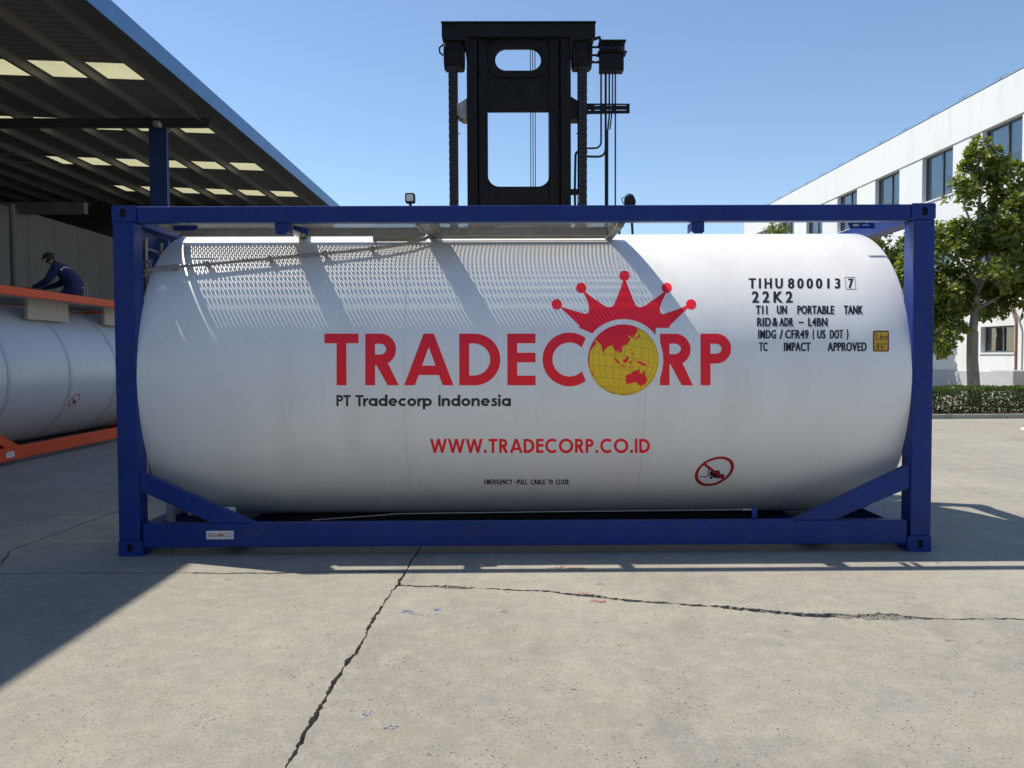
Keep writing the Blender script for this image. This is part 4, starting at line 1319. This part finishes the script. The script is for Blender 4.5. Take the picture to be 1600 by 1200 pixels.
# purlins: channels running the length of the shed
k = 0
while EX - 0.72 - k * 1.155 > XB:
    x = EX - 0.72 - k * 1.155
    z = rz(x) - 0.004
    mb = MB()
    mb.box(x - 0.004, x + 0.004, Y0, Y1, z - 0.21, z - 0.0085)
    mb.box(x - 0.004, x + 0.075, Y0, Y1, z - 0.2185, z - 0.2105)
    mb.box(x - 0.004, x + 0.075, Y0, Y1, z - 0.008, z)
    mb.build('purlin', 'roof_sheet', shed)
    k += 1
# fascia and gutter
MB().prism([(EX, EZ - 0.02), (EX + 0.02, EZ - 0.02), (EX + 0.02, 7.47), (EX - 0.05, 7.47), (EX - 0.05, 7.455), (EX, 7.455)], Y0, Y1 + 0.1).build('fascia', 'fascia', shed)
box('gutter', 'shed_steel', shed, EX - 0.34, EX - 0.002, Y0, Y1, EZ - 0.02, EZ + 0.02)
# frames
for y, xe in ((1.0, -7.26), (14.05, -7.26), (27.0, -6.95)):
    mb = MB()
    zt = 7.20
    mb.box(XB, xe, y - 0.07, y + 0.07, zt - 0.205, zt - 0.185)
    mb.box(XB, xe, y - 0.006, y + 0.006, zt - 0.1849, zt - 0.0101)
    mb.box(XB, xe, y - 0.07, y + 0.07, zt - 0.01, zt + 0.01)
    mb.build('frame_beam', 'shed_steel', shed)
    mb = MB()
    mb.box(-8.70, -8.28, y - 0.07, y - 0.055, 0, zt - 0.206)
    mb.box(-8.70, -8.28, y + 0.055, y + 0.07, 0, zt - 0.206)
    mb.box(-8.695, -8.685, y - 0.0549, y + 0.0549, 0, zt - 0.206)
    mb.box(-8.295, -8.285, y - 0.0549, y + 0.0549, 0, zt - 0.206)
    cl = mb.build('column', 'shed_blue', shed)
    MB().box(-8.76, -8.22, y - 0.2, y + 0.2, 0.0, 0.02).build('base_plate', 'shed_steel', cl)
box('end_beam', 'shed_steel', shed, -20, -6.98, 27.1, 27.3, 6.75, 6.98)
MB().box(-8.49, -8.36, 13.72, 13.95, 6.96, 7.08).build('camera_box', 'sticker_grey', shed, bevel=0.01)
box('crane_beam', 'shed_steel', shed, -14, -10.4, 14.2, 14.4, 4.98, 5.25)
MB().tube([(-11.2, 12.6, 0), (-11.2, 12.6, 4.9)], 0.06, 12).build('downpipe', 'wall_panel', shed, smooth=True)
MB().tube([(-7.0, 26.9, 7.1), (-7.0, 26.9, 0)], 0.07, 12).build('downpipe', 'render_white', shed, smooth=True)
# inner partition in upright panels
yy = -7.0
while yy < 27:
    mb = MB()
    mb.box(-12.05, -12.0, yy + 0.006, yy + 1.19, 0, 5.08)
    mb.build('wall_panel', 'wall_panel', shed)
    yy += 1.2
# unseen wing added behind the camera to shape the light on the tank
box('added_light_wing', 'added_wing_wall', shed, XB, 22, -40.0, -28.0, 0, 8.2)
for x in np.arange(-18, 21, 6.5):
    box('added_wing_door', 'dark_wall', shed, x, x + 4.4, -28.0, -27.95, 0, 5.2)
box('back_wall', 'dark_wall', shed, XB - 0.1, XB, Y0, Y1, 0, 7.82)
MB().prism([(XB, 0), (-7.1, 0), (-7.1, rz(-7.1) - 0.01), (XB, rz(XB) - 0.01)], Y1 - 0.15, Y1 - 0.02).build('end_wall', 'dark_wall', shed)
MB().prism([(XB, 4.0), (-7.1, 4.0), (-7.1, rz(-7.1) - 0.01), (XB, rz(XB) - 0.01)], Y0, Y0 + 0.1).build('end_wall', 'dark_wall', shed)

# ================================================================== WORKER ON THE ORANGE TANK
pr = thing('person', (-8.15, 9.2, 2.39), 'worker in navy coveralls crouching on top of the orange framed tank', 'person')
def skin_body(name, chains, parent, mat_fn, mats, sub=2):
    """chains: lists of (x,y,z,r); points that repeat are merged into one joint"""
    idx, vs_, rad, ed = {}, [], [], []
    for ch in chains:
        last = None
        for (x, y, z, r) in ch:
            key = (round(x, 4), round(y, 4), round(z, 4))
            if key not in idx:
                idx[key] = len(vs_)
                vs_.append((x, y, z))
                rad.append(r)
            i = idx[key]
            if last is not None and last != i:
                ed.append((last, i))
            last = i
    me = bpy.data.meshes.new(name)
    me.from_pydata(vs_, ed, [])
    ob = bpy.data.objects.new(name, me)
    col.objects.link(ob)
    md = ob.modifiers.new('skin', 'SKIN')
    md.use_smooth_shade = True
    if not me.skin_vertices:
        b = bmesh.new(); b.from_mesh(me); b.verts.layers.skin.verify(); b.to_mesh(me); b.free()
    for sv, r in zip(me.skin_vertices[0].data, rad):
        sv.radius = (r, r)
    me.skin_vertices[0].data[0].use_root = True
    ss = ob.modifiers.new('sub', 'SUBSURF')
    ss.levels = sub
    ss.render_levels = sub
    dg = bpy.context.evaluated_depsgraph_get()
    m2 = bpy.data.meshes.new_from_object(ob.evaluated_get(dg))
    bpy.data.objects.remove(ob)
    m2.name = name
    m2.materials.clear()
    for k in mats:
        m2.materials.append(M[k])
    for p in m2.polygons:
        p.material_index = mat_fn(p.center)
        p.use_smooth = True
    o = bpy.data.objects.new(name, m2)
    col.objects.link(o)
    o.parent = parent
    return o
# figure faces -X, squatting, trunk bent forward; local origin under the feet
hip = (0.11, 0.0, 0.28, 0.172)
waist = (0.07, 0.0, 0.45, 0.172)
chest = (-0.08, 0.0, 0.63, 0.190)
neckb = (-0.24, 0.0, 0.74, 0.085)
neck = (-0.295, 0.0, 0.785, 0.055)
head0 = (-0.345, 0.0, 0.825, 0.085)
head1 = (-0.395, 0.0, 0.865, 0.085)
ch = [[hip, waist, chest, neckb, neck, head0, head1]]
for s_ in (-1, 1):
    ch.append([chest, (-0.16, 0.19 * s_, 0.67, 0.095), (-0.27, 0.24 * s_, 0.45, 0.066), (-0.52, 0.16 * s_, 0.36, 0.043), (-0.57, 0.15 * s_, 0.355, 0.032), (-0.63, 0.15 * s_, 0.345, 0.036)])
    for f_, (dy, ln) in enumerate(((-0.030, 0.05), (-0.010, 0.06), (0.010, 0.056), (0.030, 0.044))):
        ch.append([(-0.63, 0.15 * s_, 0.345, 0.036), (-0.665, 0.15 * s_ + dy, 0.345, 0.010), (-0.665 - ln, 0.15 * s_ + dy * 1.1, 0.325, 0.009), (-0.675 - ln, 0.15 * s_ + dy * 1.1, 0.300, 0.008)])
    ch.append([(-0.57, 0.15 * s_, 0.355, 0.032), (-0.60, 0.15 * s_ - 0.045 * s_, 0.345, 0.010), (-0.635, 0.15 * s_ - 0.06 * s_, 0.33, 0.009)])
    ch.append([hip, (0.06, 0.12 * s_, 0.25, 0.110), (-0.26, 0.16 * s_, 0.085, 0.075), (0.08, 0.15 * s_, 0.055, 0.052), (0.20, 0.15 * s_, 0.05, 0.042), (0.30, 0.15 * s_, 0.035, 0.034)])
def who(c):
    if c.x < -0.275 and c.z > 0.74:
        return 1
    if c.x < -0.565 and c.z < 0.42:
        return 1
    return 0
body = skin_body('body', ch, pr, who, ['navy', 'skin'])
# head details: nose, ears, hair cap, collar, shoulder stripe
def blob(name, c, r, mat, parent, cut=None, seg=14):
    b = bmesh.new()
    bmesh.ops.create_uvsphere(b, u_segments=seg * 2, v_segments=seg, radius=1)
    for v in b.verts:
        v.co = Vector((v.co.x * r[0], v.co.y * r[1], v.co.z * r[2])) + Vector(c)
        v.co += Vector((0, 0, 1)) * 0.004 * noise.noise(v.co * 40)
    if cut:
        bmesh.ops.delete(b, geom=[f for f in b.faces if cut(f.calc_center_median())], context='FACES')
    me = bpy.data.meshes.new(name)
    b.to_mesh(me)
    b.free()
    me.polygons.foreach_set('use_smooth', [True] * len(me.polygons))
    me.materials.append(M[mat])
    o = bpy.data.objects.new(name, me)
    col.objects.link(o)
    o.parent = parent
    return o
blob('hair', (-0.370, 0, 0.868), (0.104, 0.096, 0.102), 'hair', body, cut=lambda c: (c.x < -0.435 and c.z < 0.925) or (c.z < 0.85 and c.x < -0.37) or c.z < 0.79)
blob('nose', (-0.480, 0, 0.835), (0.020, 0.014, 0.018), 'skin', body, seg=6)
for s_ in (-1, 1):
    blob('ear', (-0.372, 0.088 * s_, 0.838), (0.020, 0.012, 0.028), 'skin', body, seg=6)
    blob('eye', (-0.466, 0.030 * s_, 0.862), (0.008, 0.012, 0.007), 'ink', body, seg=5)
blob('mouth', (-0.466, 0, 0.805), (0.006, 0.022, 0.004), 'pipe_red', body, seg=5)
mb = MB()
pts = []
for k in range(13):
    t = -1 + 2 * k / 12
    pts.append((-0.02 - 0.05 * abs(t) ** 2, 0.20 * t, 0.755 - 0.11 * abs(t) ** 2.2))
for a, b in zip(pts[:-1], pts[1:]):
    mb.add([a, b, (b[0] + 0.028, b[1], b[2] - 0.022), (a[0] + 0.028, a[1], a[2] - 0.022)], [(0, 1, 2, 3)])
st = mb.build('reflective_stripe', 'stripe', None)
st.parent = body
sw = st.modifiers.new('wrap', 'SHRINKWRAP')
sw.target = body
sw.offset = 0.004
sw.wrap_mode = 'ABOVE_SURFACE'
pr.scale = (1.05, 1.05, 1.05)

# ================================================================== OFFICE BUILDING ON THE RIGHT
ob_ = thing('office_building', (16.0, 19.8, 0), 'white three storey office building with rows of dark framed windows', 'building')
BZ = 10.33
YA, YB = -8.5, 28.0            # along the front, relative to the corner mark
wins = []
per, ww = 3.86, 2.10
for k in range(-2, 7):
    y = 0.0 + per * k
    wins.append((y, y + ww, 7.24, 8.955))
    wins.append((y, y + ww, 4.05, 5.75))
    wins.append((y + 0.22, y + 2.02, 1.50, 2.37))
wins = [w for w in wins if w[0] > YA + 0.4 and w[1] < YB - 0.4]
ox, oy = 16.0, 19.8
def facade(openings, y0, y1, z0, z1, depth):
    ys_ = sorted({y0, y1, *[w[0] for w in openings], *[w[1] for w in openings]})
    zs_ = sorted({z0, z1, *[w[2] for w in openings], *[w[3] for w in openings]})
    mb = MB()
    for a, b in zip(ys_[:-1], ys_[1:]):
        for c, d in zip(zs_[:-1], zs_[1:]):
            my, mz = (a + b) / 2, (c + d) / 2
            if any(w[0] < my < w[1] and w[2] < mz < w[3] for w in openings):
                continue
            mb.add([(ox, oy + a, c), (ox, oy + b, c), (ox, oy + b, d), (ox, oy + a, d)], [(0, 3, 2, 1)])
    for w in openings:
        a, b, c, d = w
        q = [(a, c), (b, c), (b, d), (a, d)]
        for i in range(4):
            p, r = q[i], q[(i + 1) % 4]
            mb.add([(ox, oy + p[0], p[1]), (ox, oy + r[0], r[1]), (ox + depth, oy + r[0], r[1]), (ox + depth, oy + p[0], p[1])], [(0, 1, 2, 3)])
    mb.add([(ox, oy + y0, z0), (ox, oy + y0, z1), (ox + 12, oy + y0, z1), (ox + 12, oy + y0, z0)], [(0, 1, 2, 3)])
    mb.add([(ox, oy + y1, z0), (ox, oy + y1, z1), (ox + 12, oy + y1, z1), (ox + 12, oy + y1, z0)], [(0, 1, 2, 3)])
    mb.add([(ox + 12, oy + y0, z0), (ox + 12, oy + y1, z0), (ox + 12, oy + y1, z1), (ox + 12, oy + y0, z1)], [(0, 1, 2, 3)])
    return mb
facade(wins, YA, YB, 0.86, 8.962, 0.30).build('wall', 'render_white', ob_, recalc=False)
# parapet band a little proud of the wall, plinth, coping
box('parapet_band', 'render_white', ob_, ox - 0.035, ox + 12, oy + YA - 0.03, oy + YB + 0.03, 8.965, BZ)
box('coping', 'coping', ob_, ox - 0.045, ox + 0.30, oy + YA - 0.05, oy + YB + 0.05, BZ + 0.001, BZ + 0.025)
box('plinth', 'plinth', ob_, ox - 0.06, ox + 12, oy + YA - 0.02, oy + YB + 0.02, 0, 0.858)
box('inner_wall', 'interior', ob_, ox + 1.4, ox + 1.5, oy + YA + 0.1, oy + YB - 0.1, 0.87, 8.9)
for z in (0.90, 3.5, 6.6):
    box('floor_plate', 'interior', ob_, ox + 0.31, ox + 1.39, oy + YA + 0.1, oy + YB - 0.1, z - 0.03, z + 0.03)
for i, y in enumerate(np.arange(-5, 27, 2.05)):
    MB().tube([(ox, oy + y, BZ + 0.04), (ox - 0.01, oy + y, BZ + 0.12)], 0.008, 6).tube([(ox - 0.01, oy + y - 0.35, BZ + 0.118), (ox - 0.01, oy + y + 0.35, BZ + 0.118)], 0.006, 6).build('lightning_rod', 'coping', ob_)
wr = random.Random(3)
for (a, b, c, d) in wins:
    x = ox + 0.16
    mb = MB()
    fw_ = 0.055
    mb.box(x, x + 0.06, oy + a, oy + a + fw_, c, d)
    mb.box(x, x + 0.06, oy + b - fw_, oy + b, c, d)
    mb.box(x, x + 0.06, oy + a + fw_, oy + b - fw_, c, c + fw_)
    mb.box(x, x + 0.06, oy + a + fw_, oy + b - fw_, d - fw_, d)
    w_o = mb.build('window', 'alu', ob_)
    my = a + (b - a) * 0.44
    box('mullion', 'alu', w_o, x - 0.01, x + 0.055, oy + my - 0.035, oy + my + 0.035, c + fw_, d - fw_)
    for (p, q) in ((a + fw_, my - 0.035), (my + 0.035, b - fw_)):
        MB().add([(x + 0.03, oy + p, c + fw_), (x + 0.03, oy + q, c + fw_), (x + 0.03, oy + q, d - fw_), (x + 0.03, oy + p, d - fw_)], [(0, 3, 2, 1)]).build('pane', 'glass', w_o, recalc=False)
        if d - c > 1.2 and wr.random() < 0.85:
            dr = wr.choice([0.55, 0.6, 0.62, 0.66, 1.0])
            box('blind', 'blind', w_o, x + 0.12, x + 0.13, oy + p, oy + q, d - fw_ - (d - c - 2 * fw_) * dr, d - fw_)
    box('sill', 'render_white', w_o, ox - 0.04, ox + 0.159, oy + a - 0.03, oy + b + 0.03, c - 0.05, c - 0.003)
MB().tube(bend([(ox - 0.05, oy + 0.35, 3.02), (ox - 0.16, oy + 0.10, 2.85), (ox - 0.16, oy - 0.12, 2.45), (ox - 0.16, oy - 0.12, 0.2)], 0.12), 0.045, 10).build('drain_pipe', 'pipe_red', ob_, smooth=True)
box('meter_box', 'plinth', ob_, ox - 0.55, ox - 0.065, oy - 0.6, oy + 0.55, 0.0, 0.95, 0.03)
ob_.rotation_euler = (0, 0, 0.021)

# ================================================================== TREES, HEDGE
def make_tree(name, base, height, lobes, n_tips, leaf_len, seed, label, group):
    r_ = random.Random(seed)
    root = thing(name, base, label, 'tree', group)
    bx_, by_ = base[0], base[1]
    B = Vector(base)
    mb = MB()
    fork = Vector((bx_ - 0.05, by_, 2.1))
    path = [Vector((bx_ + 0.02, by_, 0)), Vector((bx_, by_, 0.6)), Vector((bx_ - 0.04, by_ + 0.02, 1.3)), fork]
    mb.tube(path, [0.20, 0.165, 0.150, 0.145], 14)
    top = Vector((bx_ + 0.15, by_ + 0.05, height * 0.80))
    lead = [fork, fork.lerp(top, 0.35) + Vector((0.12, 0.05, 0)), fork.lerp(top, 0.7) + Vector((-0.08, 0, 0)), top]
    mb.tube(lead, [0.12, 0.085, 0.055, 0.02], 10)
    tips = []
    tot = sum(l[3] * l[4] * l[5] for l in lobes)
    for (cx, cy, cz, rx, ry, rz_) in lobes:
        c = Vector((cx, cy, cz))
        # a limb to each lobe
        k = min(0.95, max(0.0, (cz - 2.3) / (height * 0.8 - 2.1) * 0.6))
        s0 = fork.lerp(top, k)
        m0 = s0.lerp(c, 0.5) + Vector((r_.uniform(-.15, .15), r_.uniform(-.15, .15), r_.uniform(0.0, 0.2)))
        mb.tube([s0, m0, c], [0.06, 0.042, 0.018], 8)
        n = max(8, int(n_tips * rx * ry * rz_ / tot))
        for i in range(n):
            while True:
                u = Vector((r_.uniform(-1, 1), r_.uniform(-1, 1), r_.uniform(-1, 1)))
                if 0.12 < u.length_squared < 1 and r_.random() < 0.35 + 0.65 * u.length:
                    break
            p = c + Vector((u.x * rx, u.y * ry, u.z * rz_))
            if noise.noise(p * 1.35 + Vector((seed, 0, 0))) < -0.12:
                continue
            tips.append((p, u.normalized(), c))
    for i, (p, u, c) in enumerate(tips):
        if i % 3 == 0:
            q = c.lerp(p, 0.3) + Vector((r_.uniform(-.1, .1),) * 3)
            mb.tube([q, q.lerp(p, 0.6) + Vector((0, 0, 0.05)), p], [0.014, 0.010, 0.004], 5, caps=False)
    trunk = mb.build('trunk', 'bark', root, smooth=True, recalc=False)
    lv, lf = [], []
    for (p, u, c) in tips:
        ax = (u + Vector((0, 0, 0.55)) + Vector((r_.gauss(0, .3), r_.gauss(0, .3), r_.gauss(0, .3)))).normalized()
        s1 = ax.cross(Vector((0.3, 0.9, 0.1))).normalized()
        s2 = ax.cross(s1)
        nl = r_.randint(7, 12)
        for j in range(nl):
            a = 2.4 * j + r_.uniform(-.4, .4)
            el = r_.uniform(0.05, 0.95)
            d = ((s1 * math.cos(a) + s2 * math.sin(a)) * math.cos(el) + ax * math.sin(el)).normalized()
            d.z -= 0.12
            d.normalize()
            L_ = leaf_len * r_.uniform(0.65, 1.2)
            wv = L_ * r_.uniform(0.20, 0.27)
            sd = d.cross(ax)
            if sd.length < 0.05:
                sd = d.cross(Vector((0, 0, 1)))
            sd = (sd.normalized() + ax * r_.uniform(-.4, .4)).normalized()
            nn = sd.cross(d).normalized()
            o = p + ax * r_.uniform(-0.10, 0.06) + d * 0.02
            k = len(lv)
            lv += [o, o + d * L_ * 0.62 + nn * L_ * 0.05, o + d * L_ - nn * L_ * 0.06,
                   o + d * L_ * 0.58 + sd * wv + nn * L_ * 0.12, o + d * L_ * 0.58 - sd * wv + nn * L_ * 0.12]
            lf += [(k, k + 1, k + 3), (k + 1, k + 2, k + 3), (k, k + 4, k + 1), (k + 1, k + 4, k + 2)]
    cm = MB()
    cm.v = [tuple(v) for v in lv]
    cm.f = lf
    cm.m = [0] * len(lf)
    cr_ = cm.build('crown', 'leaf', root, recalc=False)
    cr_['kind'] = 'stuff'
    return root

def lobes_px(spec, x0, y0, unit, px0, py_h, zh, ryf=1.0):
    return [(x0 + (a - px0) * unit, y0 + dy, zh + (py_h - b) * unit, rx * unit, max(0.55, 0.9 * rx * unit * ryf), ry * unit) for (a, b, rx, ry, dy) in spec]
G_T = 'street trees in front of the office building'
U = 0.0179
spec1 = [(1530, 268, 34, 44, 0.0), (1585, 300, 34, 42, 0.2), (1492, 318, 26, 34, -0.2), (1560, 352, 50, 42, -0.4), (1492, 385, 46, 40, 0.2), (1600, 390, 42, 46, 0.1), (1540, 430, 52, 36, -0.3), (1486, 462, 40, 36, 0.1),
         (1590, 456, 36, 34, -0.3), (1545, 478, 36, 22, 0.2), (1478, 528, 24, 46, 0.0), (1440, 440, 34, 60, 0.2), (1650, 360, 46, 70, 0.1)]
make_tree('broadleaf_tree', (13.0, 17.0, 0), 7.3, lobes_px(spec1, 13.0, 17.0, U, 1521, 555, 1.484), 2500, 0.23, 11,
          'broad leaved tree standing behind the clipped hedge, nearest of the row', G_T)
def rand_lobes(cx, cy, z0, z1, rad, n, seed):
    r_ = random.Random(seed)
    out = [(cx, cy, z1 - 0.8, rad * 0.45, rad * 0.45, 0.8)]
    for i in range(n):
        a = r_.uniform(0, 6.28)
        d = rad * r_.uniform(0.25, 0.7)
        out.append((cx + d * math.cos(a), cy + d * math.sin(a), r_.uniform(z0 + 0.5, z1 - 1.2), rad * r_.uniform(0.3, 0.45), rad * r_.uniform(0.3, 0.45), r_.uniform(0.5, 0.8)))
    return out
make_tree('broadleaf_tree', (13.6, 25.0, 0), 7.0, rand_lobes(13.75, 25.0, 2.4, 6.7, 1.8, 10, 4), 950, 0.22, 12,
          'broad leaved tree showing between the tank end and the blue corner post', G_T)
make_tree('broadleaf_tree', (13.1, 34.0, 0), 7.6, rand_lobes(13.05, 34.0, 2.6, 7.85, 1.5, 8, 6), 500, 0.24, 13,
          'farthest broad leaved tree, its tip just above the tank', G_T)

hg = thing('hedge', (13.0, 13.2, 0), 'low clipped green hedge in front of the white office building', 'hedge')
hr = random.Random(8)
hx0, hx1, hy0, hy1, hz0, hz1 = 5.5, 20.0, 12.68, 13.9, 0.10, 0.69
mb = MB()
for i in range(240):
    x, y = hr.uniform(hx0, hx1), hr.uniform(hy0 + .15, hy1 - .15)
    mb.tube([(x, y, 0.05), (x + hr.uniform(-.06, .06), y + hr.uniform(-.05, .05), 0.35), (x + hr.uniform(-.12, .12), y + hr.uniform(-.1, .1), 0.62)], [0.010, 0.007, 0.003], 5, caps=False)
mb.build('stems', 'twig', hg, recalc=False)['kind'] = 'stuff'
lv, lf = [], []
for i in range(64000):
    x = hr.uniform(hx0, hx1)
    t = hr.random()
    if t < 0.50:
        y, z = hy0 + abs(hr.gauss(0, 0.10)), hr.uniform(hz0, hz1)
    elif t < 0.85:
        y, z = hr.uniform(hy0, hy1), hz1 - abs(hr.gauss(0, 0.05))
    else:
        y, z = hr.uniform(hy0, hy1), hr.uniform(hz0, hz1)
    bump_ = 0.045 * noise.noise(Vector((x * 2.1, y * 2.1, z * 2.1))) + 0.03 * noise.noise(Vector((x * 7, y * 7, z * 7)))
    if noise.noise(Vector((x * 3.4, y * 3, z * 4.5))) < -0.45 and t < 0.5:
        continue
    o = Vector((x, y - bump_, z + bump_))
    d = Vector((hr.gauss(0, 1), hr.gauss(-0.5, 1), hr.gauss(0.6, 0.8))).normalized()
    sd = d.cross(Vector((hr.gauss(0, 1), hr.gauss(0, 1), hr.gauss(0, 1)))).normalized()
    L_ = hr.uniform(0.035, 0.065)
    k = len(lv)
    lv += [o, o + d * L_ * 0.5 + sd * L_ * 0.28, o + d * L_, o + d * L_ * 0.5 - sd * L_ * 0.28]
    lf += [(k, k + 1, k + 2, k + 3)]
cm = MB()
cm.v = [tuple(v) for v in lv]
cm.f = lf
cm.m = [0] * len(lf)
fo = cm.build('foliage', 'hedge_leaf', hg, recalc=False)
fo['kind'] = 'stuff'

# planting bed, kerb stones
bed = box('planting_bed', 'bed', None, 5.2, 20.3, 12.60, 14.1, 0.0, 0.075)
tag(bed, kind='structure')
kb = thing('kerb', (13, 12.55, 0), 'grey kerb stones edging the bed below the hedge', 'kerb')
x = 5.2
while x < 20:
    box('kerb_stone', 'kerb', kb, x + 0.004, x + 0.996, 12.48, 12.598, 0.0, 0.10 + hr.uniform(-.004, .004), 0.012)
    x += 1.0

# traffic cone at the right edge
cn = thing('traffic_cone', (9.98, 9.55, 0), 'orange traffic cone with pale base at the right picture edge', 'traffic cone')
MB().prism(rrect(9.78, 10.18, 9.35, 9.75, 0.05, 4), 0.0, 0.045, fn=lambda u, v, w: (u, v, w)).build('cone_base', 'sticker_white', cn, bevel=0.008)
MB().lathe([(0.165, 0.0455), (0.15, 0.07), (0.045, 0.66), (0.035, 0.68), (0.0, 0.68)], 32, 'z', (9.98, 9.55, 0)).build('cone_body', 'cone_orange', cn, smooth=True)
MB().lathe([(0.1195, 0.25), (0.1205, 0.25), (0.098, 0.378), (0.097, 0.378)], 32, 'z', (9.98, 9.55, 0)).build('reflective_band', 'stripe', cn, smooth=True)

# the building parts are done; keep only the scene's own objects
bpy.context.view_layer.update()
